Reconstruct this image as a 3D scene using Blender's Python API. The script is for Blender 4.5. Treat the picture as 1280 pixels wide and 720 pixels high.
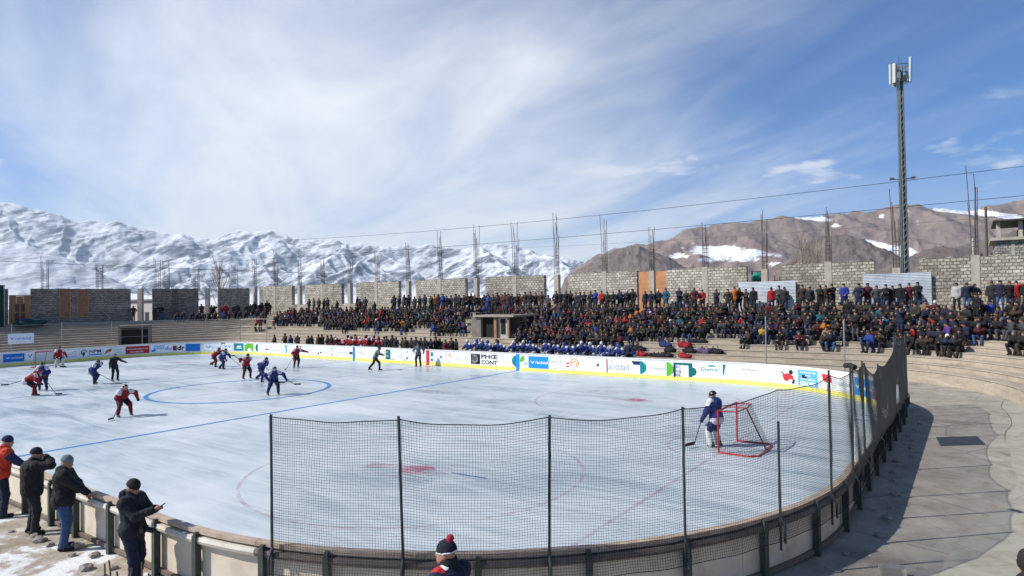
import bpy, bmesh, math, random
import numpy as np
from mathutils import Vector, Matrix, Quaternion
for o in list(bpy.data.objects): bpy.data.objects.remove(o)
scene = bpy.context.scene
COL = scene.collection
rad = math.radians
# ------------------------------------------------------------------ camera
CAM_H = 4.572
cam_d = bpy.data.cameras.new('camera'); cam = bpy.data.objects.new('camera', cam_d); COL.objects.link(cam)
cam_d.sensor_width = 36; cam_d.lens = 808.07/1280*36; cam_d.clip_start = .1; cam_d.clip_end = 60000
cam.rotation_mode = 'QUATERNION'
cam.rotation_quaternion = (Matrix.Rotation(rad(90)+.0188, 3, 'X') @ Matrix.Rotation(-.01646, 3, 'Z')).to_quaternion()
cam.location = (0, 0, CAM_H)
scene.camera = cam
scene.render.resolution_x, scene.render.resolution_y = 1024, 576
# ------------------------------------------------------------------ light
SUN_EL, SUN_DIR = rad(40), rad(9)            # light travels to the right and slightly away
sv = Vector((math.cos(SUN_DIR)*math.cos(SUN_EL), math.sin(SUN_DIR)*math.cos(SUN_EL), -math.sin(SUN_EL)))
sun_d = bpy.data.lights.new('sun', 'SUN'); sun_d.energy = 5.0; sun_d.angle = rad(.53); sun_d.color = (1, .955, .88)
sun = bpy.data.objects.new('sun', sun_d); COL.objects.link(sun)
sun.rotation_euler = sv.to_track_quat('-Z', 'Y').to_euler(); sun.location = (-60, -20, 80)
vs = scene.view_settings
vs.view_transform = 'Standard'; vs.look = 'None'; vs.gamma = 1; vs.use_curve_mapping = False; vs.exposure = 0.30
world = bpy.data.worlds.new('World'); scene.world = world; world.use_nodes = True
nt = world.node_tree; nt.nodes.clear()
def N(t, typ, **kw):
    n = t.nodes.new(typ)
    for k, v in kw.items():
        if k == 'ins':
            for kk, vv in v.items(): n.inputs[kk].default_value = vv
        else: setattr(n, k, v)
    return n
def build_world():
    L = nt.links.new
    out = N(nt, 'ShaderNodeOutputWorld'); bg = N(nt, 'ShaderNodeBackground')
    sky = N(nt, 'ShaderNodeTexSky'); sky.sky_type = 'NISHITA'; sky.sun_disc = False
    sky.sun_elevation = SUN_EL; sky.sun_rotation = math.atan2(-sv.x, -sv.y)
    sky.altitude = 3500; sky.air_density = 1.0; sky.dust_density = .6; sky.ozone_density = 2.0
    tc = N(nt, 'ShaderNodeTexCoord'); sep = N(nt, 'ShaderNodeSeparateXYZ'); L(tc.outputs['Generated'], sep.inputs[0])
    # cirrus sheet: project the view direction on a plane high above
    zc = N(nt, 'ShaderNodeMath', operation='MAXIMUM', ins={1: 0.0}); L(sep.outputs['Z'], zc.inputs[0])
    za = N(nt, 'ShaderNodeMath', operation='ADD', ins={1: .10}); L(zc.outputs[0], za.inputs[0])
    dx = N(nt, 'ShaderNodeMath', operation='DIVIDE'); L(sep.outputs['X'], dx.inputs[0]); L(za.outputs[0], dx.inputs[1])
    dy = N(nt, 'ShaderNodeMath', operation='DIVIDE'); L(sep.outputs['Y'], dy.inputs[0]); L(za.outputs[0], dy.inputs[1])
    cmb = N(nt, 'ShaderNodeCombineXYZ'); L(dx.outputs[0], cmb.inputs[0]); L(dy.outputs[0], cmb.inputs[1])
    rot = N(nt, 'ShaderNodeVectorRotate', rotation_type='Z_AXIS', ins={'Angle': rad(-24)}); L(cmb.outputs[0], rot.inputs[0])
    mp = N(nt, 'ShaderNodeMapping', ins={'Scale': (1.0, .30, 1)}); L(rot.outputs[0], mp.inputs[0])
    n1 = N(nt, 'ShaderNodeTexNoise', ins={'Scale': 1.25, 'Detail': 9, 'Roughness': .56, 'Distortion': .55}); L(mp.outputs[0], n1.inputs[0])
    n2 = N(nt, 'ShaderNodeTexNoise', ins={'Scale': .55, 'Detail': 5, 'Roughness': .5, 'Distortion': .3}); L(cmb.outputs[0], n2.inputs[0])
    # where the cloud bank is thick: to the left of the view, thinning to the right and overhead
    def lobe(c, sharp, amp):
        v = Vector(c).normalized()
        d = N(nt, 'ShaderNodeVectorMath', operation='DOT_PRODUCT'); d.inputs[1].default_value = v; L(tc.outputs['Generated'], d.inputs[0])
        p = N(nt, 'ShaderNodeMath', operation='POWER', ins={1: sharp}); p.use_clamp = True; L(d.outputs['Value'], p.inputs[0])
        m = N(nt, 'ShaderNodeMath', operation='MULTIPLY', ins={1: amp}); L(p.outputs[0], m.inputs[0]); return m
    l1 = lobe((-.32, 1, .13), 8.5, .76); l2 = lobe((.25, 1, .02), 26, .34)
    s1 = N(nt, 'ShaderNodeMath', operation='ADD'); L(l1.outputs[0], s1.inputs[0]); L(l2.outputs[0], s1.inputs[1])
    a1 = N(nt, 'ShaderNodeMath', operation='MULTIPLY_ADD', ins={1: 1.45, 2: -.93}); L(n1.outputs['Fac'], a1.inputs[0])
    a2 = N(nt, 'ShaderNodeMath', operation='MULTIPLY_ADD', ins={1: .70}); L(n2.outputs['Fac'], a2.inputs[0]); L(a1.outputs[0], a2.inputs[2])
    a3 = N(nt, 'ShaderNodeMath', operation='ADD'); L(a2.outputs[0], a3.inputs[0]); L(s1.outputs[0], a3.inputs[1])
    mr = N(nt, 'ShaderNodeMapRange', interpolation_type='SMOOTHSTEP', ins={1: .04, 2: 1.08, 3: 0, 4: .95}); L(a3.outputs[0], mr.inputs[0])
    # a row of low cumulus over the right-hand ridge
    mp3 = N(nt, 'ShaderNodeMapping', ins={'Scale': (1.0, 1.0, 3.4)}); L(tc.outputs['Generated'], mp3.inputs[0])
    n3 = N(nt, 'ShaderNodeTexNoise', ins={'Scale': 5.2, 'Detail': 8, 'Roughness': .55, 'Distortion': .2}); L(mp3.outputs[0], n3.inputs[0])
    el = N(nt, 'ShaderNodeMapRange', interpolation_type='SMOOTHSTEP', ins={1: .075, 2: .15, 3: 0, 4: 1}); L(sep.outputs['Z'], el.inputs[0])
    el2 = N(nt, 'ShaderNodeMapRange', interpolation_type='SMOOTHSTEP', ins={1: .20, 2: .28, 3: 1, 4: 0}); L(sep.outputs['Z'], el2.inputs[0])
    em = N(nt, 'ShaderNodeMath', operation='MULTIPLY'); L(el.outputs[0], em.inputs[0]); L(el2.outputs[0], em.inputs[1])
    c3 = N(nt, 'ShaderNodeMapRange', interpolation_type='SMOOTHSTEP', ins={1: .50, 2: .66, 3: 0, 4: .78}); L(n3.outputs['Fac'], c3.inputs[0])
    c4 = N(nt, 'ShaderNodeMath', operation='MULTIPLY'); L(c3.outputs[0], c4.inputs[0]); L(em.outputs[0], c4.inputs[1])
    mx = N(nt, 'ShaderNodeMath', operation='MAXIMUM'); L(mr.outputs[0], mx.inputs[0]); L(c4.outputs[0], mx.inputs[1])
    # pale air close to the horizon
    hz = N(nt, 'ShaderNodeMapRange', interpolation_type='SMOOTHSTEP', ins={1: -.05, 2: .21, 3: .66, 4: 0}); L(sep.outputs['Z'], hz.inputs[0])
    mx2 = N(nt, 'ShaderNodeMath', operation='MAXIMUM'); L(mx.outputs[0], mx2.inputs[0]); L(hz.outputs[0], mx2.inputs[1])
    tint = N(nt, 'ShaderNodeMix', data_type='RGBA', blend_type='MULTIPLY', ins={0: 1.0}); L(sky.outputs[0], tint.inputs[6]); tint.inputs[7].default_value = SKY_TINT
    mix = N(nt, 'ShaderNodeMix', data_type='RGBA'); L(mx2.outputs[0], mix.inputs[0]); L(tint.outputs[2], mix.inputs[6])
    mix.inputs[7].default_value = CLOUD
    L(mix.outputs[2], bg.inputs[0]); bg.inputs[1].default_value = .050
    L(bg.outputs[0], out.inputs[0])
SKY_TINT = (.66, 1.55, 2.40, 1)
CLOUD = (18.2, 18.5, 18.9, 1)
build_world()

# ------------------------------------------------------------------ helpers
RNG = random.Random(7)
AX = -.6193; RC = (-14.554, 34.739)          # the rink: axis angle and centre
CA, SA = math.cos(AX), math.sin(AX)
def W(s, t, z=0): return Vector((RC[0]+s*CA-t*SA, RC[1]+s*SA+t*CA, z))
MATS = {}
def M(name, col, rough=.8, var=.18, scale=6, bump=0, bscale=40, metal=0, spec=.35, detail=4):
    if name in MATS: return MATS[name]
    m = bpy.data.materials.new(name); m.use_nodes = True; t = m.node_tree; L = t.links.new
    b = t.nodes['Principled BSDF']; b.inputs['Roughness'].default_value = rough; b.inputs['Metallic'].default_value = metal
    b.inputs['Specular IOR Level'].default_value = spec
    tc = N(t, 'ShaderNodeTexCoord')
    if var:
        n = N(t, 'ShaderNodeTexNoise', ins={'Scale': scale, 'Detail': detail, 'Roughness': .6}); L(tc.outputs['Object'], n.inputs[0])
        r = N(t, 'ShaderNodeMapRange', ins={1: .25, 2: .75, 3: 1-var, 4: 1+var}); L(n.outputs['Fac'], r.inputs[0])
        x = N(t, 'ShaderNodeMix', data_type='RGBA', blend_type='MULTIPLY', ins={0: 1.0}); x.inputs[6].default_value = (*col, 1)
        L(r.outputs[0], x.inputs[7]); L(x.outputs[2], b.inputs['Base Color'])
    else: b.inputs['Base Color'].default_value = (*col, 1)
    if bump:
        n = N(t, 'ShaderNodeTexNoise', ins={'Scale': bscale, 'Detail': 5}); L(tc.outputs['Object'], n.inputs[0])
        u = N(t, 'ShaderNodeBump', ins={'Strength': bump, 'Distance': .02}); L(n.outputs['Fac'], u.inputs['Height']); L(u.outputs[0], b.inputs['Normal'])
    MATS[name] = m; return m
def mesh_of(name, v, f, mats, idx=None, smooth=False):
    me = bpy.data.meshes.new(name); me.from_pydata([tuple(x) for x in v], [], f)
    for m in (mats if isinstance(mats, (list, tuple)) else [mats]): me.materials.append(m)
    if idx is not None: me.polygons.foreach_set('material_index', idx)
    if smooth: me.polygons.foreach_set('use_smooth', [True]*len(me.polygons))
    me.update(); return me
def obj(name, me, parent=None, **props):
    o = bpy.data.objects.new(name, me); COL.objects.link(o)
    if parent is not None: o.parent = parent
    for k, v in props.items(): o[k] = v
    return o
def thing(name, label, cat, loc, rz=0.0, group=None):
    o = bpy.data.objects.new(name, None); COL.objects.link(o); o.empty_display_size = .2
    o.location = loc; o.rotation_euler = (0, 0, rz); o['label'] = label; o['category'] = cat
    if group: o['group'] = group
    return o
class MB:
    def __init__(s): s.v = []; s.f = []; s.i = []
    def add(s, v, f, mi=0):
        n = len(s.v); s.v += [tuple(x) for x in v]; s.f += [tuple(n+k for k in q) for q in f]; s.i += [mi]*len(f)
    def box(s, x0, x1, y0, y1, z0, z1, mi=0, M4=None):
        v = [Vector(p) for p in ((x0,y0,z0),(x1,y0,z0),(x1,y1,z0),(x0,y1,z0),(x0,y0,z1),(x1,y0,z1),(x1,y1,z1),(x0,y1,z1))]
        if M4 is not None: v = [M4 @ p for p in v]
        s.add(v, [(3,2,1,0),(4,5,6,7),(0,1,5,4),(1,2,6,5),(2,3,7,6),(3,0,4,7)], mi)
    def tube(s, pts, r, n=6, mi=0, r1=None, caps=True):
        pts = [Vector(p) for p in pts]; m = len(pts); v = []
        for k, p in enumerate(pts):
            d = (pts[min(k+1, m-1)]-pts[max(k-1, 0)]).normalized()
            a = Vector((0,0,1)) if abs(d.z) < .9 else Vector((1,0,0))
            u = d.cross(a).normalized(); w = d.cross(u)
            rr = r if r1 is None else r+(r1-r)*k/(m-1)
            for j in range(n):
                th = 2*math.pi*j/n; v.append(p+(u*math.cos(th)+w*math.sin(th))*rr)
        f = [(k*n+j, (k+1)*n+j, (k+1)*n+(j+1) % n, k*n+(j+1) % n) for k in range(m-1) for j in range(n)]
        if caps: f += [tuple(range(n)), tuple((m-1)*n+j for j in reversed(range(n)))]
        s.add(v, f, mi)
    def build(s, name, mats, parent=None, smooth=False, **props):
        return obj(name, mesh_of(name, s.v, s.f, mats, s.i, smooth), parent, **props)
# numpy gradient noise -----------------------------------------------
_r = np.random.RandomState(3); _PERM = np.concatenate([_r.permutation(256)]*3)
def pnoise(x, y, seed=0):
    x = np.asarray(x, float)+seed*17.13; y = np.asarray(y, float)+seed*9.71
    xi = np.floor(x).astype(int); yi = np.floor(y).astype(int); xf, yf = x-xi, y-yi
    u = xf**3*(xf*(xf*6-15)+10); v = yf**3*(yf*(yf*6-15)+10)
    def g(ix, iy, dx, dy):
        h = _PERM[(_PERM[ix & 255]+(iy & 255)) & 255]*(2*math.pi/256); return np.cos(h)*dx+np.sin(h)*dy
    a = g(xi, yi, xf, yf); b = g(xi+1, yi, xf-1, yf); c = g(xi, yi+1, xf, yf-1); d = g(xi+1, yi+1, xf-1, yf-1)
    return (a+u*(b-a))*(1-v)+(c+u*(d-c))*v
def fbm(x, y, o=5, seed=0, gain=.5):
    s = 0; a = 1
    for k in range(o): s = s+a*pnoise(x*2**k, y*2**k, seed+k); a *= gain
    return s
def ridged(x, y, o=6, seed=0, gain=.5):
    s = 0; a = 1; w = 1; tot = 0
    for k in range(o):
        n = (1-np.abs(pnoise(x*2.03**k, y*2.03**k, seed+k))*1.7).clip(0)**2; s = s+a*n*w; tot += a; w = (n*1.3).clip(0, 1); a *= gain
    return s/tot
# ------------------------------------------------------------------ the setting
GZ = .2
HL, HW, CR, BH = 29.9, 14.5, 8.5, 1.14
_SEG = [('l',(-HL,0),(0,1),HW-CR),('a',(-HL+CR,HW-CR),180,0),('l',(-HL+CR,HW),(1,0),2*(HL-CR)),('a',(HL-CR,HW-CR),90,0),('l',(HL,HW-CR),(0,-1),2*(HW-CR)),
        ('a',(HL-CR,-HW+CR),0,0),('l',(HL-CR,-HW),(-1,0),2*(HL-CR)),('a',(-HL+CR,-HW+CR),-90,0),('l',(-HL,-HW+CR),(0,1),HW-CR)]
ARC = math.pi/2*CR
PLEN = 4*(HL-CR)+4*(HW-CR)+4*ARC
def outline(p, off=0.0, z=0.0):
    """point on the boards at length p, moved outwards by off; the way round is left end, far side, right end, near side"""
    p %= PLEN
    for g in _SEG:
        if g[0] == 'l':
            if p <= g[3]: x, y = g[1][0]+g[2][0]*p, g[1][1]+g[2][1]*p; nx, ny = -g[2][1], g[2][0]; return Vector((x+nx*off, y+ny*off, z))
            p -= g[3]
        else:
            if p <= ARC:
                a = rad(g[2]-90*p/ARC); return Vector((g[1][0]+(CR+off)*math.cos(a), g[1][1]+(CR+off)*math.sin(a), z))
            p -= ARC
    return Vector((-HL-off, 0, z))
RINK = lambda name, label, cat: thing(name, label, cat, (RC[0], RC[1], 0), AX)

def noise_mat(name, stops, scale, stretch=(1,1,1), rough=(.5,.5), detail=8, bump=0, bscale=3, dist=.5, rot=0, spec=.4, second=None, coord='Object'):
    m = bpy.data.materials.new(name); m.use_nodes = True; t = m.node_tree; L = t.links.new; b = t.nodes['Principled BSDF']
    tc = N(t, 'ShaderNodeTexCoord'); mp = N(t, 'ShaderNodeMapping', ins={'Scale': stretch, 'Rotation': (0,0,rot)}); L(tc.outputs[coord], mp.inputs[0])
    n = N(t, 'ShaderNodeTexNoise', ins={'Scale': scale, 'Detail': detail, 'Roughness': .62, 'Distortion': dist}); L(mp.outputs[0], n.inputs[0])
    src = n.outputs['Fac']
    if second:
        n2 = N(t, 'ShaderNodeTexNoise', ins={'Scale': second[0], 'Detail': 4, 'Roughness': .6}); L(tc.outputs[coord], n2.inputs[0])
        mx = N(t, 'ShaderNodeMix', data_type='FLOAT', ins={0: second[1]}); L(src, mx.inputs[2]); L(n2.outputs['Fac'], mx.inputs[3]); src = mx.outputs[0]
    r = N(t, 'ShaderNodeValToRGB'); r.color_ramp.interpolation = 'LINEAR'; e = r.color_ramp.elements
    e[0].position, e[0].color = stops[0][0], (*stops[0][1], 1); e[1].position, e[1].color = stops[-1][0], (*stops[-1][1], 1)
    for p, c in stops[1:-1]: k = e.new(p); k.color = (*c, 1)
    L(src, r.inputs[0]); L(r.outputs[0], b.inputs['Base Color'])
    rr = N(t, 'ShaderNodeMapRange', ins={1: .3, 2: .7, 3: rough[0], 4: rough[1]}); L(src, rr.inputs[0]); L(rr.outputs[0], b.inputs['Roughness'])
    b.inputs['Specular IOR Level'].default_value = spec
    if bump:
        nb = N(t, 'ShaderNodeTexNoise', ins={'Scale': bscale, 'Detail': 8, 'Roughness': .65}); L(mp.outputs[0], nb.inputs[0])
        u = N(t, 'ShaderNodeBump', ins={'Strength': bump, 'Distance': .03}); L(nb.outputs['Fac'], u.inputs['Height']); L(u.outputs[0], b.inputs['Normal'])
    MATS[name] = m; return m

M_ICE = noise_mat('ice', [(.32,(.22,.285,.325)),(.43,(.345,.415,.455)),(.51,(.47,.53,.56)),(.60,(.56,.605,.63)),(.72,(.65,.68,.695))], .9, (.22,1.3,1), (.16,.60), 10, .12, 5, 1.3, rot=.35, spec=.5, second=(.16,.5))
M_CONC = noise_mat('concourse_concrete', [(.28,(.20,.175,.145)),(.45,(.30,.27,.225)),(.58,(.355,.32,.27)),(.75,(.43,.39,.335))], 1.1, (1,1,1), (.85,.95), 10, .5, 14, .6, spec=.2)
M_APRON = noise_mat('pale_concrete', [(.25,(.26,.24,.195)),(.5,(.345,.325,.27)),(.8,(.41,.39,.335))], 2.0, (1,1,1), (.85,.95), 8, .2, 18, spec=.2)
M_STEP = noise_mat('stand_concrete', [(.2,(.17,.14,.105)),(.40,(.32,.27,.21)),(.6,(.42,.365,.29)),(.85,(.52,.46,.375))], 1.3, (.7,.7,3.2), (.85,.95), 9, .35, 8, .5, spec=.2, second=(7,.3))
M_DIRT = noise_mat('dirt_and_snow', [(.22,(.16,.12,.085)),(.42,(.31,.26,.20)),(.50,(.40,.355,.295)),(.55,(.68,.68,.68)),(.75,(.80,.81,.82))], 1.0, (1,1,1), (.8,.95), 12, .9, 9, .7, spec=.2, second=(5,.25))
M_GROUND = noise_mat('valley_ground', [(.3,(.16,.13,.10)),(.5,(.24,.20,.16)),(.62,(.34,.30,.27)),(.8,(.7,.71,.73))], .004, (1,1,1), (.9,.95), 10, 0, 1, .5, spec=.1)

def overlay(m, kind, col, scale, lo, hi, stretch=(1,1,1), rot=0, amt=1.0, dist=0.0):
    """thin marks of their own colour over a finished material: 'crack' (cell edges), 'scratch' (long thin cuts) or 'scuff' (small blots)"""
    t = m.node_tree; L = t.links.new; b = t.nodes['Principled BSDF']; src = b.inputs['Base Color'].links[0].from_socket
    tc = N(t, 'ShaderNodeTexCoord'); mp = N(t, 'ShaderNodeMapping', ins={'Scale': stretch, 'Rotation': (0,0,rot)}); L(tc.outputs['Object'], mp.inputs[0]); vec = mp.outputs[0]
    if kind == 'crack':
        nz = N(t, 'ShaderNodeTexNoise', ins={'Scale': scale*3, 'Detail': 6}); L(vec, nz.inputs[0]); ad = N(t, 'ShaderNodeVectorMath', operation='MULTIPLY_ADD'); ad.inputs[1].default_value = (dist,)*3; L(nz.outputs['Color'], ad.inputs[0]); L(vec, ad.inputs[2])
        x = N(t, 'ShaderNodeTexVoronoi', feature='DISTANCE_TO_EDGE', ins={'Scale': scale}); L(ad.outputs[0], x.inputs[0]); o = x.outputs['Distance']
    else:
        x = N(t, 'ShaderNodeTexNoise', ins={'Scale': scale, 'Detail': 6, 'Roughness': .6, 'Distortion': dist}); L(vec, x.inputs[0]); o = x.outputs['Fac']
    r = N(t, 'ShaderNodeMapRange', ins={1: lo, 2: hi, 3: 0 if kind != 'crack' else amt, 4: amt if kind != 'crack' else 0}); L(o, r.inputs[0])
    mx = N(t, 'ShaderNodeMix', data_type='RGBA'); L(r.outputs[0], mx.inputs[0]); L(src, mx.inputs[6]); mx.inputs[7].default_value = (*col, 1); L(mx.outputs[2], b.inputs['Base Color'])
overlay(M_CONC, 'crack', (.12,.11,.10), .22, .002, .008, amt=.45, dist=.3); overlay(M_CONC, 'scuff', (.17,.15,.13), 2.2, .60, .70, amt=.5); overlay(M_CONC, 'scuff', (.52,.49,.44), 9, .62, .70, amt=.6)
overlay(M_STEP, 'scuff', (.14,.115,.09), 2.6, .62, .74, (1,1,.6), amt=.55); overlay(M_APRON, 'crack', (.18,.16,.14), .4, .002, .008, amt=.4, dist=.3)
for sc_, st_, ro_ in ((2.4,(.10,3.2,1),.2),(2.0,(.12,3.6,1),1.1),(2.2,(.14,3.4,1),-.55),(1.6,(.2,2.8,1),2.2)):
    overlay(M_ICE, 'scratch', (.66,.68,.69), sc_, .60, .68, st_, ro_, .42, .6)
overlay(M_ICE, 'scratch', (.33,.40,.44), 2.2, .63, .70, (.12,3.0,1), .7, .5, .8); overlay(M_ICE, 'scuff', (.68,.69,.70), .55, .56, .72, (1,1,1), 0, .55, .8)
def flat(name, ring, z, mat, parent=None, **p):
    return obj(name, mesh_of(name, [(x, y, z) for x, y in ring], [tuple(range(len(ring)))], mat), parent, **p)
# valley floor
flat('ground', [(-21500,-3000),(21500,-3000),(21500,14500),(-21500,14500)], -.35, M_GROUND, kind='structure')
R0 = bpy.data.objects.new('ice', None)
# ice sheet
n = 260
ring = [outline(PLEN*k/n, .02) for k in range(n)]
ice = flat('ice', [(v.x, v.y) for v in reversed(ring)], 0, M_ICE, kind='structure'); ice.location = (RC[0], RC[1], 0); ice.rotation_euler.z = AX
def paint_mat(name, col, fade):
    m = bpy.data.materials.new(name); m.use_nodes = True; t = m.node_tree; L = t.links.new; b = t.nodes['Principled BSDF']
    tc = N(t, 'ShaderNodeTexCoord'); n1 = N(t, 'ShaderNodeTexNoise', ins={'Scale': 1.6, 'Detail': 8, 'Roughness': .7, 'Distortion': .8}); L(tc.outputs['Object'], n1.inputs[0])
    r = N(t, 'ShaderNodeMapRange', ins={1: .38, 2: .62, 3: fade[0], 4: fade[1]}); L(n1.outputs['Fac'], r.inputs[0])
    b.inputs['Base Color'].default_value = (*col, 1); b.inputs['Roughness'].default_value = .4
    L(r.outputs[0], b.inputs['Alpha']); return m
M_BLUE_L = paint_mat('blue_line_paint', (.01,.19,.50), (.8,1)); M_BLUE_F = paint_mat('worn_blue_paint', (.05,.25,.50), (.15,.75))
M_RED_F = paint_mat('worn_red_paint', (.50,.07,.17), (.0,.27)); M_RED_S = paint_mat('red_spot_paint', (.55,.05,.19), (.0,.45))
LZ = .004
def strip(name, pts, w, mat, z=LZ, closed=False):
    P = [Vector((p[0], p[1], 0)) for p in pts]; v = []; m = len(P)
    for k in range(m):
        a = P[(k-1) % m] if closed or k else P[k]; b = P[(k+1) % m] if closed or k < m-1 else P[k]
        d = (b-a).normalized(); nn = Vector((-d.y, d.x, 0))*w/2; v += [P[k]+nn+Vector((0,0,z)), P[k]-nn+Vector((0,0,z))]
    f = [(2*k, 2*k+1, (2*k+3) % (2*m), (2*k+2) % (2*m)) for k in range(m if closed else m-1)]
    return obj(name, mesh_of(name, v, f, mat), ice)
def line_t(name, s, w, mat, t0=-HW+.05, t1=HW-.05, z=LZ): return strip(name, [(s, t0+(t1-t0)*k/20) for k in range(21)], w, mat, z)
circ = lambda c, r, n=72: [(c[0]+r*math.cos(2*math.pi*k/n), c[1]+r*math.sin(2*math.pi*k/n)) for k in range(n)]
line_t('blue_line', 7.9, .20, M_BLUE_L); line_t('faded_blue_line', -7.9, .17, M_BLUE_F); line_t('faded_red_line', 0, .16, M_RED_F)
strip('centre_circle', circ((0,0), 4.5), .21, M_BLUE_L, LZ*2, True)
line_t('goal_line', 25.85, .10, M_RED_F, -11, 11); line_t('goal_line', -25.85, .10, M_RED_F, -11, 11)
for c in ((19.6,-7.0),(19.6,7.0),(-19.6,-7.0),(-19.6,7.0)):
    strip('face_off_circle', circ(c, 4.5), .10, M_RED_F, LZ*1.5, True)
    sp = obj('face_off_spot', mesh_of('face_off_spot', [(x, y, LZ*2) for x, y in circ(c, .5, 24)], [tuple(range(24))], M_RED_S), ice)
    strip('scraped_red_mark', [(c[0]-1.6, c[1]-.3), (c[0]-.8, c[1]-.1), (c[0]+.1, c[1]+.1), (c[0]+.8, c[1]-.05)], .5, M_RED_F, LZ*2.5)
    strip('hash_mark', [(c[0]-.9, c[1]+.8), (c[0]+.9, c[1]+.8)], .07, M_RED_F, LZ*2.5); strip('hash_mark', [(c[0]-.9, c[1]-.8), (c[0]+.9, c[1]-.8)], .07, M_RED_F, LZ*2.5)
strip('blue_hash_mark', [(20.6,-6.72),(21.15,-6.7),(21.72,-6.66)], .055, M_BLUE_L, LZ*3)
strip('goal_crease', [(25.85+1.8*math.cos(rad(a)), 1.8*math.sin(rad(a))) for a in range(90, 271, 10)], .08, M_RED_F, LZ*1.5)
# concourse: a flat ring of concrete round the boards (with a hole for the ice)
def ring_sheet(name, mat, z, off0, off1, p0, p1, step=1.0, parent=None, wob=0, **pr):
    m = max(2, int((p1-p0)/step)); v = []; f = []
    for k in range(m+1):
        p = p0+(p1-p0)*k/m; v += [outline(p, off0, z), outline(p, off1+wob*math.sin(p*1.3), z)]
    f = [(2*k, 2*k+1, 2*k+3, 2*k+2) for k in range(m)]
    return obj(name, mesh_of(name, v, f, mat), parent, **pr)
c = ring_sheet('concourse', M_CONC, GZ, .03, 12.5, 0, 96.9, .6, kind='structure'); c.location = (RC[0], RC[1], 0); c.rotation_euler.z = AX
c2 = ring_sheet('snowy_ground', M_DIRT, GZ, .03, 12.5, 96.9, PLEN, .6, kind='structure'); c2.location = (RC[0], RC[1], 0); c2.rotation_euler.z = AX
# pale apron at the foot of the end stand, laid in segments with scalloped outer joints
def poly_rink(name, pts, z, mat, parent=None, **p):
    return obj(name, mesh_of(name, [(x, y, z) for x, y in pts], [tuple(range(len(pts)))], mat), parent, **p)
apr = [(33.75,-11.0),(33.75,11.8),(33.4,13.2),(32.9,12.6),(32.75,11.0),(32.95,9.4),(32.98,7.0),(32.72,5.6),(32.68,4.2),(32.75,2.4),(32.68,.9),(32.8,-.8),(32.5,-2.6),(32.1,-4.4),(31.6,-6.0),(31.3,-11)]
apr = [(v_.x, v_.y) for v_ in (lambda P: [x for a, b in zip(P, P[1:]) for x in (a*.75+b*.25, a*.25+b*.75)])([Vector(p) for p in apr])]
poly_rink('apron_slab', apr, GZ+.005, M_APRON, c)
M_JOINT = M('joint_dark', (.17,.155,.135), .95, .2)
jm = lambda pts, w=.035: strip_on(pts, w)
def strip_on(pts, w):
    for _ in range(2): Q = [Vector(p) for p in pts]; pts = [Q[0]]+[x for a, b in zip(Q, Q[1:]) for x in (a*.75+b*.25, a*.25+b*.75)]+[Q[-1]]
    o = strip('joint_line', pts, w, M_JOINT, GZ+.009); o.parent = c; return o
for pts in ([(32.9,12.7),(32.75,11.0),(32.95,9.4),(32.98,7.0),(32.72,5.6),(32.68,4.2)], [(33.7,9.6),(32.95,9.5)], [(33.7,6.8),(32.98,6.9)]): jm(pts, .03)
# --------------------------------------------------------------- grandstand
NT, TW, TR, Z0 = 10, .72, .27, .80
BASE = [(33.75,-13),(33.75,0),(33.75,8),(33.6,11.6),(33.1,13.4),(32.3,15.0),(31.0,16.8),(29.3,18.1),(27.3,18.6),(22,18.6),(10,18.6),(0,18.6),(-12,18.6),(-24,18.6),(-30,18.5),(-33.6,17.0),(-36.4,13.6),(-38.4,9.4),(-39.6,4.6),(-40.2,-3),(-40.3,-12)]
def smooth_poly(pts, it=2):
    P = [Vector((*p, 0)) for p in pts]
    for _ in range(it):
        q = [P[0]]
        for a, b in zip(P, P[1:]): q += [a*.75+b*.25, a*.25+b*.75]
        P = q+[P[-1]]
    return P
BL = smooth_poly(BASE)
def offset_line(P, d):
    out = []
    for k in range(len(P)):
        a = P[max(k-1, 0)]; b = P[min(k+1, len(P)-1)]; dd = (b-a).normalized(); nn = Vector((dd.y, -dd.x, 0)); out.append(P[k]+nn*d)
    return out
stand = RINK('grandstand', 'stepped pale concrete grandstand curving round the far side of the rink', 'grandstand')
def zk(k, s=0): return Z0+TR*k-(.045*k if s < -36 else 0)
OFFS = [TW*k for k in range(NT+1)]
TIER = [offset_line(BL, o) for o in OFFS]+[offset_line(BL, OFFS[-1]+1.25)]
def tier_z(k, s): return Z0+TR*k - (max(0, min(1, (-33-s)/5)))*.055*k
rs = random.Random(5)
for k in range(NT+1):
    A, B = TIER[k], TIER[k+1]; v = []; 
    for i, (a, b) in enumerate(zip(A, B)):
        z = tier_z(k, a.x); zb = GZ-.3 if k == 0 else tier_z(k-1, a.x)-.05
        nn = (b-a).normalized(); 
        if k == NT: b = b+nn*0.3
        wz = rs.uniform(-.006, .006)
        v += [(a.x, a.y, zb), (a.x, a.y, z-.045+wz), (a.x-nn.x*.035, a.y-nn.y*.035, z-.04+wz), (a.x-nn.x*.03, a.y-nn.y*.03, z+wz), (b.x, b.y, z+.004+wz), (b.x, b.y, zb)]
    m = len(A); f = []
    for i in range(m-1):
        for j in range(5): f.append((6*i+j, 6*i+j+1, 6*i+7+j, 6*i+6+j)[::-1])
    f += [tuple(range(6)), tuple(6*(m-1)+j for j in reversed(range(6)))]
    if k == 2 or k == 3 or k == 4 or k == 5 or k == 6 or k == 7: pass
    obj('step', mesh_of('step', v, f, M_STEP), stand)
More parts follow.
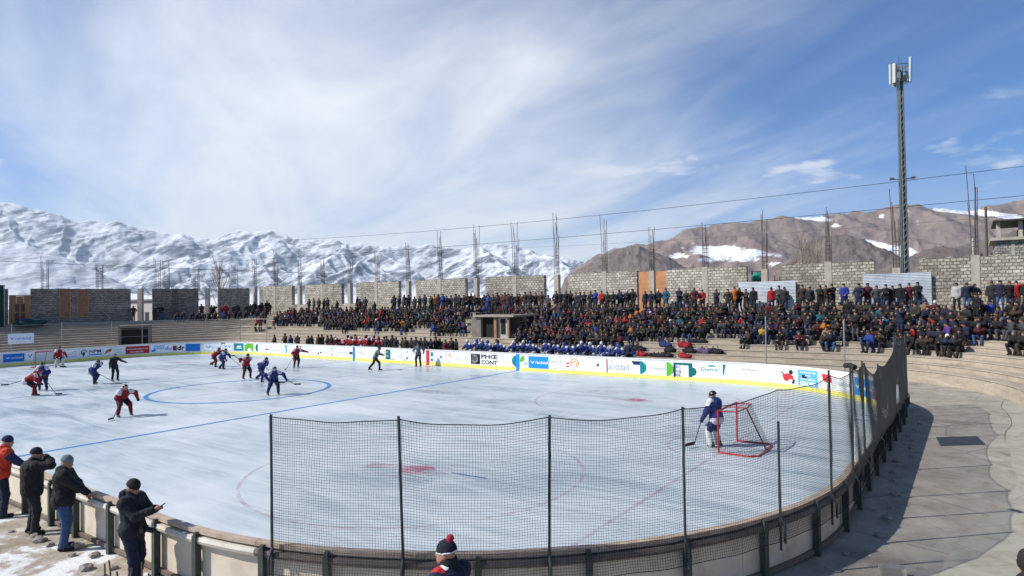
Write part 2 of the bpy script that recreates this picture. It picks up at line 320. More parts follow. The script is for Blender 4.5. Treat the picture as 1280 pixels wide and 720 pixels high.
# top platform behind the corner of the right-hand end (between the curved steps and the straight wall)
obj('platform', mesh_of('platform', [(24,25.7,Z0+TR*NT+.012),(41,25.7,Z0+TR*NT+.012),(41,27.4,Z0+TR*NT+.012),(24,27.4,Z0+TR*NT+.012),(41,18.4,Z0+TR*NT+.012),(34.6,23.6,Z0+TR*NT+.012),(36.5,22,Z0+TR*NT+.012),(38.5,20,Z0+TR*NT+.012),(31.5,25.4,Z0+TR*NT+.012)], [(0,1,2,3),(8,5,6,7,4,1)], M_STEP), stand)
# --------------------------------------------------------------- stone wall
def stone_mat(name, tone, scale=1.0, contrast=1.0):
    m = bpy.data.materials.new(name); m.use_nodes = True; t = m.node_tree; L = t.links.new; b = t.nodes['Principled BSDF']
    tc = N(t, 'ShaderNodeTexCoord'); mp = N(t, 'ShaderNodeMapping', ins={'Rotation': (rad(90), 0, 0)}); L(tc.outputs['Object'], mp.inputs[0])
    nz = N(t, 'ShaderNodeTexNoise', ins={'Scale': 3.0, 'Detail': 3}); L(mp.outputs[0], nz.inputs[0])
    dm = N(t, 'ShaderNodeVectorMath', operation='MULTIPLY_ADD'); dm.inputs[1].default_value = (.16, .10, .0); L(nz.outputs['Color'], dm.inputs[0]); L(mp.outputs[0], dm.inputs[2])
    br = N(t, 'ShaderNodeTexBrick', ins={'Scale': 1.0, 'Mortar Size': .034, 'Mortar Smooth': .55, 'Bias': -.1, 'Brick Width': .33*scale, 'Row Height': .20*scale})
    br.offset = .5; L(dm.outputs[0], br.inputs[0])
    br.inputs['Color1'].default_value = (*[x*1.45 for x in tone], 1); br.inputs['Color2'].default_value = (*[x*.78 for x in tone], 1); br.inputs['Mortar'].default_value = (*[x*(.62 if contrast else .9) for x in tone], 1)
    n2 = N(t, 'ShaderNodeTexNoise', ins={'Scale': 1.2, 'Detail': 8, 'Roughness': .65}); L(tc.outputs['Object'], n2.inputs[0])
    oi = N(t, 'ShaderNodeObjectInfo'); om = N(t, 'ShaderNodeMath', operation='MULTIPLY_ADD', ins={1: .22, 2: -.11}); L(oi.outputs['Random'], om.inputs[0]); oa = N(t, 'ShaderNodeMath', operation='ADD'); L(n2.outputs['Fac'], oa.inputs[0]); L(om.outputs[0], oa.inputs[1])
    rr = N(t, 'ShaderNodeMapRange', ins={1: .3, 2: .7, 3: .66, 4: 1.26}); L(oa.outputs[0], rr.inputs[0])
    x = N(t, 'ShaderNodeMix', data_type='RGBA', blend_type='MULTIPLY', ins={0: 1.0}); L(br.outputs['Color'], x.inputs[6]); L(rr.outputs[0], x.inputs[7]); L(x.outputs[2], b.inputs['Base Color'])
    b.inputs['Roughness'].default_value = .92; b.inputs['Specular IOR Level'].default_value = .2
    n3 = N(t, 'ShaderNodeTexNoise', ins={'Scale': 14, 'Detail': 5}); L(tc.outputs['Object'], n3.inputs[0])
    hm = N(t, 'ShaderNodeMath', operation='MULTIPLY_ADD', ins={1: -.8}); L(br.outputs['Fac'], hm.inputs[0]); L(n3.outputs['Fac'], hm.inputs[2])
    u = N(t, 'ShaderNodeBump', ins={'Strength': .9, 'Distance': .06}); L(hm.outputs[0], u.inputs['Height']); L(u.outputs[0], b.inputs['Normal'])
    return m
M_STONE = stone_mat('squared_stone', (.40,.365,.30)); M_PIL = M('column_concrete', (.40,.36,.30), .9, .22, 2.5, .3, 25)
M_PLY = M('plywood', (.50,.24,.11), .7, .25, 2, 0); M_REBAR = M('rusty_rebar', (.10,.075,.065), .8, .3, 9)
M_SHEET = M('corrugated_sheet', (.40,.445,.49), .5, .28, 1.2, 0, metal=.2)
WT, WZ0, WZ1, WTH = 27.0, Z0+TR*NT-.06, 6.72, .38
COLS = [32.17,28.14,24.27,20.21,16.03,11.84,7.78,3.23,-1.09,-5.55,-10.01,-14.31,-18.85,-23.12,-27.71,-31.91,-36.56,-40.87]
FREE = {28.14,20.21,11.84,3.23,-5.55,-14.31,-23.12,-31.91,-40.87}
wall = RINK('stadium_wall', 'unfinished stone block wall with concrete columns along the top of the stand', 'wall')
TOPS = {}
def rebar_cluster(parent, x, y, z, seed, hh, w=.30, tilt=.045, par_name='reinforcing_bar'):
    r = random.Random(seed)
    for i, (ex, ey) in enumerate(((-1,-1),(1,-1),(1,1),(-1,1),(0,-1),(.3,1))):
        b = MB(); H = hh*r.uniform(.55, 1.0) if i else hh
        bx, by = x+ex*w/2, y+ey*w/2; lx, ly = r.uniform(-tilt, tilt)*H, r.uniform(-tilt, tilt)*H
        b.tube([(bx, by, z-.4), (bx+lx*.3, by+ly*.3, z+H*.5), (bx+lx, by+ly, z+H)], .022, 5); b.build(par_name, M_REBAR, parent)
    b = MB()
    for kz in range(r.randint(4, 8)):
        zz = z+.25+.28*kz; q = [(x-w/2-.01,y-w/2-.01,zz),(x+w/2+.01,y-w/2-.01,zz),(x+w/2+.01,y+w/2+.01,zz),(x-w/2-.01,y+w/2+.01,zz),(x-w/2-.01,y-w/2-.01,zz)]
        b.tube(q, .010, 4)
    b.build('stirrup', M_REBAR, parent)
def panel_mesh(x0, x1, z0, z1, y0, y1, seed, notch=.12):
    """a wall panel whose ends are toothed like laid blocks and whose top course is uneven"""
    r = random.Random(seed); b = MB(); rows = max(1, int(round((z1-z0)/.235))); hr = (z1-z0)/rows
    for k in range(rows):
        a0 = x0-(notch*(k % 2) if notch else 0)*r.uniform(.4, 1); a1 = x1+(notch*((k+1) % 2) if notch else 0)*r.uniform(.4, 1)
        dy = r.uniform(-.008, .008)
        if k == rows-1:
            n = max(2, int((a1-a0)/.42)); 
            for j in range(n):
                zz = z0+hr*(k+1)+r.uniform(-.05, .02); b.box(a0+(a1-a0)*j/n, a0+(a1-a0)*(j+1)/n-.006, y0+dy, y1, z0+hr*k, zz)
        else: b.box(a0, a1, y0+dy, y1, z0+hr*k+.001, z0+hr*(k+1)-.002)
    return b
HB = [5.4,5.0,3.6,4.1,3.3,3.4,4.6,5.3,4.8,5.0,4.6,3.9,3.3,2.9,3.3,4.1,4.3,3.6]
for i, x in enumerate(COLS):
    free = x in FREE
    b = MB(); top = WZ1+(.05 if not free else -.05)
    if x == 28.14: top = 6.2
    if x == 20.21: top = 6.45
    b.box(x-.21, x+.21, WT-.03 if not free else WT, WT+WTH+.02, WZ0, top); p = b.build('column', M_PIL, wall)
    rebar_cluster(p, x, WT+WTH/2, top, i*7+1, HB[i])
edges = []
fr = sorted([c_ for c_ in COLS if c_ in FREE], reverse=True)
panels = [(41.5, fr[0]+1.25)]+[(a-1.2, b_+1.2) for a, b_ in zip(fr, fr[1:])]
for i, (x1, x0) in enumerate(panels):
    cc = [c_ for c_ in COLS if x0 < c_ < x1]; cuts = [x0]+[e for c_ in sorted(cc) for e in (c_-.215, c_+.215)]+[x1]
    for j in range(0, len(cuts), 2):
        nt_ = panel_mesh(cuts[j], cuts[j+1], WZ0, WZ1, WT, WT+WTH, i*11+j, 0)
        nt_.build('stone_panel', M_STONE, wall)
# plywood closing the opening round one column, low sills in the others, corrugated sheets in front of two openings
for (a, b_) in ((10.70,11.60),(12.08,13.0)):
    m = MB(); m.box(a, b_, WT+.10, WT+.13, WZ0, WZ1-.12); m.box(a, b_, WT+.085, WT+.10, WZ0+1.9, WZ0+1.96); m.build('plywood_panel', M_PLY, wall)
for x in fr:
    if x in (11.84,): continue
    for s_ in (-1, 1):
        a, b_ = (x-1.19, x-.22) if s_ < 0 else (x+.22, x+1.19)
        hz = 1.05 if x not in (28.14, 20.21) else 2.1
        m = MB(); m.box(a, b_, WT+.02, WT+WTH-.02, WZ0, WZ0+hz); m.build('sill_block', M_STONE, wall)
def sheet(s0, s1, z0, z1, label):
    th = thing('corrugated_sheet', label, 'metal sheet', W((s0+s1)/2, WT-.22, z0), AX)
    n = int((s1-s0)/.95); w = (s1-s0)/n
    for k in range(n):
        v = []; f = []; hh = z1-z0-.04*(k % 2); m = int(hh/.024)
        x0 = -(s1-s0)/2+k*w
        for j in range(m+1):
            z = hh*j/m; y = .009*math.sin(j*math.pi/2)+.012*(k % 2); v += [(x0+w+.03, y, z), (x0, y, z)]
        f = [(2*j, 2*j+2, 2*j+3, 2*j+1) for j in range(m)]
        obj('sheet', mesh_of('sheet', v, f, M_SHEET), th)
    m = MB(); m.box(-(s1-s0)/2, (s1-s0)/2, .03, .09, (z1-z0)*.8, (z1-z0)*.8+.05); m.box(-(s1-s0)/2, (s1-s0)/2, .03, .09, .3, .35)
    for xx in (-(s1-s0)/2+.1, 0, (s1-s0)/2-.1): m.box(xx-.03, xx+.03, .09, .15, 0, z1-z0)
    m.build('frame', M('weathered_timber', (.22,.17,.12), .9, .3), th)
sheet(18.5, 22.25, Z0+TR*NT, 5.60, 'pale corrugated metal sheet fence in front of the opening with the green bundle')
sheet(26.3, 29.95, Z0+TR*NT, 5.88, 'bluish corrugated metal sheet fence below the mobile phone tower')
# things in the openings behind the sheet
g = thing('scrap_pile', 'green bundle and rusty steel scrap seen in the wall opening', 'scrap', W(20.2, WT+1.3, 3.4), AX)
m = MB(); m.box(-1.2,-1.1,-.05,.05,0,3.0); m.box(-.45,-.38,-.05,.05,0,2.7); m.box(-1.2,-.4,-.04,.04,2.2,2.3); m.box(-1.2,-.4,-.04,.04,2.9,2.97); m.build('steel_frame', M('black_steel', (.03,.03,.03), .6), g)
m = MB(); m.box(.3,1.5,-.05,.05,2.2,2.3); m.box(.35,.4,-.04,.04,0,2.6); m.box(.7,.75,-.04,.04,0,2.5); m.box(1.05,1.1,-.04,.04,0,2.5); m.box(.3,1.5,-.05,.05,0,2.0); m.build('rusty_gate', M('rust', (.17,.07,.04), .9, .4), g)
bm = bmesh.new(); bmesh.ops.create_icosphere(bm, subdivisions=3, radius=.42)
for v in bm.verts: v.co = v.co*(1+.35*float(pnoise(v.co.x*4, v.co.y*4+v.co.z*3))); v.co.z = v.co.z*.95+2.5; v.co.x -= .72
me = bpy.data.meshes.new('green_bundle'); bm.to_mesh(me); bm.free(); me.materials.append(M('green_tarp', (.01,.20,.13), .6, .3)); obj('green_bundle', me, g)

# --------------------------------------------------------------- the shaded wall round the far left end
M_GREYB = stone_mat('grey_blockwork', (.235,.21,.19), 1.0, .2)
AW = [(-40.87,27.0),(-42.7,21.2),(-45.2,15.2),(-46.9,10.2),(-48.1,5.0),(-48.8,-1),(-49,-9)]
def on_arc(u):
    k = int(u); k = min(k, len(AW)-2); a = Vector(AW[k]); b = Vector(AW[k+1]); return a+(b-a)*(u-k)
end_wall = RINK('end_wall', 'shaded grey blockwork wall with gaps behind the far left end stand', 'wall')
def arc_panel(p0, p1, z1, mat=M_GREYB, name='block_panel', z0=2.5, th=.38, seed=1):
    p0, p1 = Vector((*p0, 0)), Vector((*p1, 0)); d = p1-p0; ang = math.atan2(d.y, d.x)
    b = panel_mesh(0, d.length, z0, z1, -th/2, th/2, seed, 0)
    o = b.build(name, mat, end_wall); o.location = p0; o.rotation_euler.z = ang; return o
EZ = 6.58
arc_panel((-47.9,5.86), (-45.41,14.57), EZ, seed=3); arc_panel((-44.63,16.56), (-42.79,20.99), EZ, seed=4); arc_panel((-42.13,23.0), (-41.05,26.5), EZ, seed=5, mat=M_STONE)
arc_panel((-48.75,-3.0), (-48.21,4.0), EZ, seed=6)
for (a, w, seed, hh) in (((-45.08,15.5),.5,1,0),((-42.47,21.95),.42,2,0)):
    b = MB(); b.box(-w/2, w/2, -.21, .21, 2.5, EZ+.02); o = b.build('column', M_PIL, end_wall); o.location = (*a, 0); o.rotation_euler.z = AX+1.2
for (a, hh, n) in (((-47.6,7.05),3.5,1),((-46.35,11.8),3.1,2),((-44.4,17.05),3.6,3),((-44.1,17.9),3.2,7),((-42.85,20.8),2.8,4),((-41.5,24.9),2.9,5)):
    rebar_cluster(end_wall, a[0], a[1], EZ, 40+n, hh, .5, .015)
# drooping bars over one panel
for k in range(4):
    b = MB(); x = -43.75+.16*k*.3; y = 18.35+.16*k
    b.tube([(x,y,EZ+.2),(x+.35,y-.1,EZ-.6),(x+.42,y-.12,EZ-2),(x+.45,y-.05*k,3.2)], .03, 5); b.build('hanging_bar', M_REBAR, end_wall)
# boarded windows in the long panel
d_ = Vector((-45.41+47.9, 14.57-5.86, 0)); ang_ = math.atan2(d_.y, d_.x); dn = d_.normalized(); nrm = Vector((dn.y, -dn.x, 0))
for (u, z0, split) in ((2.95,3.55,0),(4.55,3.55,1)):
    p = Vector((-47.9,5.86,0))+dn*u+nrm*.21
    b = MB(); b.box(-.5,.5,-.04,.03,z0,EZ-.1); o = b.build('window_board', M('shaded_plywood', (.24,.125,.07), .8, .35, 2), end_wall); o.location = p; o.rotation_euler.z = ang_  # darker copy of the plywood, with this wall's shade put into its colour
    b2 = MB(); b2.box(-.5,-.44,-.07,-.04,z0,EZ-.1); b2.box(.44,.5,-.07,-.04,z0,EZ-.1); b2.box(-.44,.44,-.07,-.04,z0,z0+.07)
    if split: b2.box(-.44,.44,-.07,-.04,z0+1.0,z0+1.06); b2.box(-.44,.44,-.07,-.04,z0+2.1,z0+2.16)
    b2.build('batten', M('pale_timber', (.40,.22,.11), .8, .3), o)
# plywood shed with a four-pane window, at the far left
sh = thing('plywood_shed', 'brown plywood shed front with a four pane window beside the shaded block wall', 'shed', W(-47.9, 4.95, 2.95), AX+ang_)
for k in range(3):
    b = MB(); b.box(-.9+.61*k, -.9+.61*(k+1)-.012, -.06+.01*(k % 2), .06, 0, 2.9-.05*(k == 1)); b.build('plywood_panel', M('shed_plywood', (.32,.17,.09), .8, .3, 3), sh)
b = MB(); b.box(-.98,.98,-.22,1.2,2.92,2.98); b.build('roof', M('shed_roof', (.35,.34,.34), .8), sh)
wf = MB()
for (x0, x1) in ((-.42,-.05),(.05,.42)):
    for (z0, z1) in ((.35,1.15),(1.25,2.1)):
        wf.box(x0-.05, x0, -.10, -.062, z0-.05, z1+.05); wf.box(x1, x1+.05, -.10, -.062, z0-.05, z1+.05); wf.box(x0, x1, -.10, -.062, z0-.05, z0); wf.box(x0, x1, -.10, -.062, z1, z1+.05)
wo = wf.build('window_frame', M('pale_timber', (.40,.22,.11)), sh)
for (x0, x1) in ((-.42,-.05),(.05,.42)):
    for (z0, z1) in ((.35,1.15),(1.25,2.1)):
        b = MB(); b.box(x0, x1, -.075, -.065, z0, z1); b.build('pane', M('dark_window_glass', (.05,.015,.02), .12, .1), wo)
# green sheet hanging at the picture's left edge and a blue-green tarpaulin heap below it
gc = thing('green_curtain', 'dark green cloth hanging beside the plywood shed', 'cloth', W(-46.9, 2.35, 2.6), AX+ang_)
v = []; nn_ = 24
for j in range(nn_+1):
    x = -1.2+2.1*j/nn_; y = .10*math.sin(j*1.15); v += [(x, y, 0), (x+.03*math.sin(j), y*1.1, 2.1), (x, y*.7, 4.3)]
f = [q for j in range(nn_) for q in ((3*j,3*j+3,3*j+4,3*j+1),(3*j+1,3*j+4,3*j+5,3*j+2))]
obj('cloth', mesh_of('cloth', v, f, M('dark_green_cloth', (.006,.045,.035), .9, .3), None, True), gc)
b = MB(); b.tube([(-1.3,0,4.3),(1.0,0,4.3)], .04); b.tube([(.95,.0,-.2),(.95,0,4.35)], .04); b.build('pole', M('galvanised', (.32,.33,.34), .5, .2, 5, metal=.5), gc)
def heap(name, label, cat, loc, sx, sy, sz, mat, seed, group=None, sub=4, fold=.5, rz=0):
    bm = bmesh.new(); bmesh.ops.create_icosphere(bm, subdivisions=sub, radius=1)
    for v in bm.verts:
        c_ = v.co.copy(); n_ = float(fbm(c_.x*1.8+seed, c_.y*1.8+c_.z*1.3, 4, seed)); c_ *= 1+fold*n_
        v.co = Vector((c_.x*sx, c_.y*sy, max(0, c_.z*sz+sz*.55)))
    me = bpy.data.meshes.new(name); bm.to_mesh(me); bm.free(); me.materials.append(mat); me.polygons.foreach_set('use_smooth', [True]*len(me.polygons))
    o = obj(name, me); o.location = loc; o.rotation_euler.z = rz; o['label'] = label; o['category'] = cat
    if group: o['group'] = group
    return o
heap('tarpaulin_heap', 'crumpled blue green tarpaulin heap on the top steps at far left', 'tarpaulin', W(-45.4, 5.0, tier_z(9,-45)), 1.0, 1.5, .50, M('teal_tarp', (.008,.045,.05), .6, .5, 3), 3)
# parked cabin and vehicles seen through gaps behind
def small_house(s, t, z0, w, d, hgt, col, label, nm='hut'):
    h_ = thing(nm, label, 'hut', W(s, t, z0), AX)
    b = MB(); b.box(-w/2, w/2, -d/2, d/2, 0, hgt); b.build('wall', M('wall_'+label[:10], col, .9, .2), h_)
    b = MB(); b.box(-w/2-.3, w/2+.3, -d/2-.3, d/2+.3, hgt, hgt+.18); b.build('roof', M('roof_grey', (.22,.21,.20), .8), h_)
    for x in (-w/4, w/4):
        b = MB(); b.box(x-.5, x+.5, -d/2-.03, -d/2+.05, hgt*.35, hgt*.75); b.build('window', M('dark_glass', (.03,.04,.05), .15, 0), h_)
    return h_
small_house(-52, 21, -.35, 8, 5, 5.6, (.45,.42,.40), 'low pale house seen through the gaps of the end wall')
small_house(3.4, 52, -.35, 7, 5, 5.9, (.40,.30,.25), 'small brown house beyond the gap in the long wall')
# --------------------------------------------------------------- tunnel mouth in the far left stand and the roofed stair hut
M_DARK = M('tunnel_dark', (.015,.014,.013), .95, .1)  # near-black panels stand in for the darkness inside tunnel mouth and doorway
def rbox(parent, name, x0, x1, y0, y1, z0, z1, mat): b = MB(); b.box(x0, x1, y0, y1, z0, z1); return b.build(name, mat, parent)
tm = thing('tunnel_mouth', 'dark square tunnel mouth in the left curve of the stand', 'tunnel', W(-36.4, 11.0, GZ), AX+rad(63))
M_SC = M('shuttered_concrete', (.19,.165,.135), .9, .25, 3)
rbox(tm, 'shade_panel', -1.15, 1.15, -.72, -.62, 0, 2.25, M_DARK)
rbox(tm, 'side_wall', -1.4, -1.15, -.9, 1.6, 0, 2.25, M_SC); rbox(tm, 'side_wall', 1.15, 1.4, -.9, 1.6, 0, 2.25, M_SC); rbox(tm, 'lintel', -1.4, 1.4, -.95, 1.6, 2.25, 2.5, M_SC)
hut = thing('stair_hut', 'concrete stair hut with flat roof slab and dark doorway amid the crowd', 'hut', W(.9, 21.4, GZ), AX)
rbox(hut, 'roof_slab', -1.7, 2.3, -.7, 4.2, 3.07, 3.22, M('slab_concrete', (.33,.29,.24), .9, .2)); rbox(hut, 'side_wall', -2.0, -1.05, -.5, 2.2, 0, 3.06, M_SC)
rbox(hut, 'doorway_shade_panel', -1.05, .25, -.2, -.1, 0, 3.05, M_DARK); rbox(hut, 'timber_post', .25, .50, -.5, -.2, 0, 3.05, M('hut_timber', (.30,.17,.09), .8, .3)); rbox(hut, 'timber_post', 1.55, 1.72, -.5, -.3, 0, 3.05, M('hut_timber', (.3,.17,.09)))
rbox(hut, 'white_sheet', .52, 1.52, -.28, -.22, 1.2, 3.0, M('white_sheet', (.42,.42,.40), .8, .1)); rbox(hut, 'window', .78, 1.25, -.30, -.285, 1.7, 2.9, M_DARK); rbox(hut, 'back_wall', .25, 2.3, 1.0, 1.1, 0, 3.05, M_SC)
# --------------------------------------------------------------- boards
M_WHITE = noise_mat('board_white', [(.3,(.66,.67,.66)),(.7,(.78,.785,.77))], 2.2, (1,1,.5), (.35,.55), 8)
overlay(M_WHITE, 'scuff', (.22,.22,.22), 7, .66, .71, (1,1,1), 0, .75); overlay(M_WHITE, 'scratch', (.45,.45,.44), 5, .62, .70, (.5,.5,3), 0, .35)
M_CREAM = noise_mat('board_back_cream', [(.25,(.50,.42,.31)),(.5,(.64,.56,.44)),(.75,(.72,.65,.53))], 2.0, (1,1,1), (.7,.85), 8, .1, 30)
M_YEL = noise_mat('kick_yellow', [(.3,(.72,.66,.11)),(.7,(.83,.78,.22))], 3, (1,1,1), (.4,.6), 6)
overlay(M_YEL, 'scuff', (.16,.15,.08), 6, .63, .70, (1,1,1), 0, .6); overlay(M_CREAM, 'scuff', (.24,.20,.15), 3, .62, .75, (1,1,.5), 0, .6)
M_CAP = noise_mat('cap_rail', [(.3,(.34,.25,.18)),(.7,(.52,.42,.33))], 5, (1,1,1), (.55,.75), 6)
M_CAPW = M('cap_white', (.72,.70,.66), .6, .12, 5)
M_RAILW = M('pale_pipe', (.58,.54,.47), .55, .2, 4)
M_POSTG = M('green_grey_steel', (.055,.07,.06), .55, .35, 6, .1)
boards = RINK('rink_boards', 'white hockey rink boards with yellow kick plate and sponsor panels around the ice', 'rink boards')
def sweep(p0, p1, prof, n):
    """prof: list of (off, z) going round; returns a closed-profile strip along the boards"""
    v = []; k = len(prof)
    for i in range(n+1):
        p = p0+(p1-p0)*i/n
        for (o, z) in prof: v.append(outline(p, o, z))
    f = [(i*k+j, (i+1)*k+j, (i+1)*k+(j+1) % k, i*k+(j+1) % k) for i in range(n) for j in range(k)]
    f += [tuple(reversed(range(k))), tuple(n*k+j for j in range(k))]
    return v, [q[::-1] for q in f]
NB = 66; BW = PLEN/NB
rb = random.Random(9)
for i in range(NB):
    p0, p1 = i*BW+.004, (i+1)*BW-.004; n = 5; dz = rb.uniform(-.008, .008); do = rb.uniform(-.004, .004)
    v, f = sweep(p0, p1, [(.0+do,.0),(.0+do,BH-.06+dz),(.035+do,BH-.06+dz),(.035+do,.0)], n)
    k = 4; idx = [0 if (j % k) == 0 else 1 for _ in range(n) for j in range(k)]+[1, 1]
    pan = obj('board_panel', mesh_of('board_panel', v, f, [M_WHITE, M_CREAM], idx), boards)
    v, f = sweep(p0+.002, p1-.002, [(-.012+do,.005),(-.012+do,.215),(-.001+do,.22),(-.001+do,.005)], n); obj('kick_plate', mesh_of('kick_plate', v, f, M_YEL), pan)
    v, f = sweep(p0, p1, [(-.02,BH-.06),(-.02,BH),(.10,BH),(.10,BH-.06)], n); obj('cap_rail', mesh_of('cap_rail', v, f, M_CAP if 86 < p0+1 < 106 or p0 > 86 and p0 < 98 else M_CAPW), pan)
    if 60 < p1 and p0 < 118:       # the outside is seen here: rails and posts
        v, f = sweep(p0, p1, [(.045,BH-.20),(.045,BH-.10),(.13,BH-.10),(.15,BH-.15),(.13,BH-.20)], n); obj('outer_rail', mesh_of('outer_rail', v, f, M_RAILW if p0 > 97 else M('brown_rail', (.16,.13,.11), .7, .3)), pan)
        v, f = sweep(p0, p1, [(.045,GZ+.04),(.045,GZ+.11),(.10,GZ+.11),(.10,GZ+.04)], n); obj('foot_rail', mesh_of('foot_rail', v, f, M('brown_rail', (.16,.13,.11))), pan)
def board_frame(p, off=0.0, z=0.0):
    a = outline(p-.01); b = outline(p+.01); d = (b-a).normalized(); return outline(p, off, z), math.atan2(d.y, d.x)
PPOS = [64+1.5*k for k in range(22)]+[97.6,98.65,100.0,101.15,102.8,104.25,105.4,106.8,108.2,109.6,111]
for pp_ in PPOS:
    q, an = board_frame(pp_, .16, GZ)
    b = MB(); b.box(-.028, .028, -.10, .0, -.1, BH-GZ-.03+.02*rb.random()); b.box(-.045, .045, .0, .012, .0, BH-GZ-.08)
    o = b.build('post', M_POSTG, boards); o.location = q; o.rotation_euler.z = an
# ----- adverts on the ice side, laid out along the boards (u to the right as read from the ice)
FONT = {}
def text_verts(s, h, offset=0.0, shear=0.0):
    cu = bpy.data.curves.new('t', 'FONT'); cu.body = s; cu.size = 1.0; cu.offset = offset; cu.resolution_u = 2; cu.shear = shear
    o = bpy.data.objects.new('t', cu); COL.objects.link(o); dg = bpy.context.evaluated_depsgraph_get(); me = bpy.data.meshes.new_from_object(o.evaluated_get(dg))
    v = [tuple(x.co) for x in me.vertices]; f = [tuple(p.vertices) for p in me.polygons]
    bpy.data.objects.remove(o); bpy.data.curves.remove(cu); bpy.data.meshes.remove(me)
    x0 = min(a[0] for a in v); x1 = max(a[0] for a in v); y0 = min(a[1] for a in v); y1 = max(a[1] for a in v); k = h/(y1-y0)
    return [((a[0]-x0)*k, (a[1]-y0)*k) for a in v], f, (x1-x0)*k
def flatmat(name, col, rough=.45): return M('print_'+name, col, rough, .10, 3)
INK = dict(blue=(.0,.16,.55), azure=(.01,.26,.70), white=(.86,.87,.86), black=(.015,.015,.017), navy=(.01,.02,.10), teal=(.0,.22,.26), green=(.10,.47,.03), red=(.55,.03,.04), maroon=(.42,.015,.03), orange=(.75,.32,.05), grey=(.30,.36,.42), sky=(.28,.55,.75), lilac=(.42,.40,.62), dgreen=(.0,.14,.12), pale=(.62,.66,.74), brown=(.33,.15,.03), yellow=(.8,.6,.1), skyb=(.10,.38,.75))
ink = lambda c_: flatmat(c_, INK[c_])
def on_boards(name, vf, p, z, lift, mat, parent=boards, flip=False):
    v, f = vf; return obj(name, mesh_of(name, [outline(p+u, -lift, z+w) for u, w in v], f, mat), parent)
def quad_strip(w, h, n=None):
    n = n or max(1, int(w/.25)); v = [(w*i/n, y) for i in range(n+1) for y in (0, h)]; return v, [(2*i, 2*i+2, 2*i+3, 2*i+1) for i in range(n)]
def advert(p0, p1, z0, z1, bg, items, lift=.008):
    """bg colour or None; items: ('t', text, colour, u, v, h[, width]) / ('r', colour, u, v, w, h) / ('d', colour, u, v, r, part) in fractions of the panel"""
    w, h = p1-p0, z1-z0
    a = on_boards('sponsor_panel', quad_strip(w, h), p0, z0, lift, ink(bg or 'white'))
    for it in items:
        if it[0] == 't':
            v, f, tw = text_verts(it[1], it[5]*h, it[7] if len(it) > 7 else .012)
            sx = 1.0 if len(it) < 7 or not it[6] else it[6]*w/tw
            on_boards('lettering', ([(x*sx+it[3]*w, y+it[4]*h) for x, y in v], f), p0, z0, lift+.005, ink(it[2]), a)
        elif it[0] == 'r':
            q, f = quad_strip(it[4]*w, it[5]*h); on_boards('colour_block', ([(x+it[2]*w, y+it[3]*h) for x, y in q], f), p0, z0, lift+.003, ink(it[1]), a)
        elif it[0] == 'd':
            a0, a1 = it[5]; n = 20; r = it[4]*h
            q = [(it[2]*w, it[3]*h)]+[(it[2]*w+r*math.cos(rad(a0+(a1-a0)*k/n)), it[3]*h+r*math.sin(rad(a0+(a1-a0)*k/n))) for k in range(n+1)]
            on_boards('round_mark', (q, [(0, k+1, k+2) for k in range(n)]), p0, z0, lift+.004, ink(it[1]), a)
        elif it[0] == 'o':      # ring
            n = 24; r = it[4]*h; a0, a1 = it[5]; w_ = it[6]*h; q = []
            for k in range(n+1):
                th = rad(a0+(a1-a0)*k/n); q += [(it[2]*w+r*math.cos(th), it[3]*h+r*math.sin(th)), (it[2]*w+(r-w_)*math.cos(th), it[3]*h+(r-w_)*math.sin(th))]
            on_boards('ring_mark', (q, [(2*k, 2*k+2, 2*k+3, 2*k+1)[::-1] for k in range(n)]), p0, z0, lift+.004, ink(it[1]), a)
        elif it[0] == 'p':      # polygon in fractions
            q = [(x*w, y*h) for x, y in it[2]]; on_boards('drawn_mark', (q, [tuple(range(len(q)))]), p0, z0, lift+.004, ink(it[1]), a)
    return a
def birdmark(col, u, v, s): return ('p', col, [(u, v+s), (u+s*.22, v+s), (u+s*.5, v+s*.35), (u+s*.78, v+s), (u+s, v+s), (u+s*.6, v), (u+s*.4, v)])
Lo, Hi = .30, .98

advert(-1.75, -.35, .34, .98, 'blue', [('t','randstad','white',.36,.40,.26,.55,.0), birdmark('white',.12,.42,.2)])
advert(-.25, .45, .42, .98, 'white', [birdmark('azure',.15,.3,.5)])
advert(2.6, 3.45, .36, .98, None, [('r','lilac',.42,.66,.5,.1),('t','Hockey','navy',.02,.34,.2,.9),('r','lilac',.02,.08,.9,.14)])
advert(3.65, 4.15, .36, .98, None, [('o','dgreen',.5,.58,.40,(0,300),.16),('d','navy',.5,.5,.16,(0,360)),('p','navy',[(.3,0),(.5,.0),(.6,.35),(.4,.35)])])
advert(4.3, 5.35, .34, .98, None, [('t','NPM','navy',.02,.42,.45,.88,.03),('r','blue',.0,.14,.95,.16)])
advert(5.45, 6.2, .34, .96, None, [('p','brown',[(.05,.15),(.3,.75),(.95,.95),(.8,.5)]),('p','yellow',[(.2,.4),(.75,.75),(.7,.62),(.25,.32)])])
advert(6.4, 7.1, .36, .96, None, [('r','grey',.05,.72,.8,.06),('r','grey',.05,.56,.7,.06),('r','grey',.05,.38,.8,.06),('r','grey',.05,.2,.7,.06)])
advert(7.2, 9.1, .30, .98, 'maroon', [('t','sattlerhofgenuss','white',.05,.50,.22,.9,.0),('t','rundholz','white',.2,.14,.24,.55,.0)])
advert(9.2, 10.3, .32, .98, None, [('r','sky',.22,.40,.75,.55),('p','blue',[(.05,.1),(.05,.4),(.2,.3),(.22,.55),(.4,.3),(.3,.1)]),('t','Sport','white',.28,.6,.2,.6)])
advert(10.35, 10.98, .34, .98, None, [('t','du','azure',.0,.22,.55,.85,.02)])
advert(11.0, 11.32, .42, .86, 'maroon', [('p','black',[(.3,.3),(.7,.3),(.7,.7),(.3,.7)])])
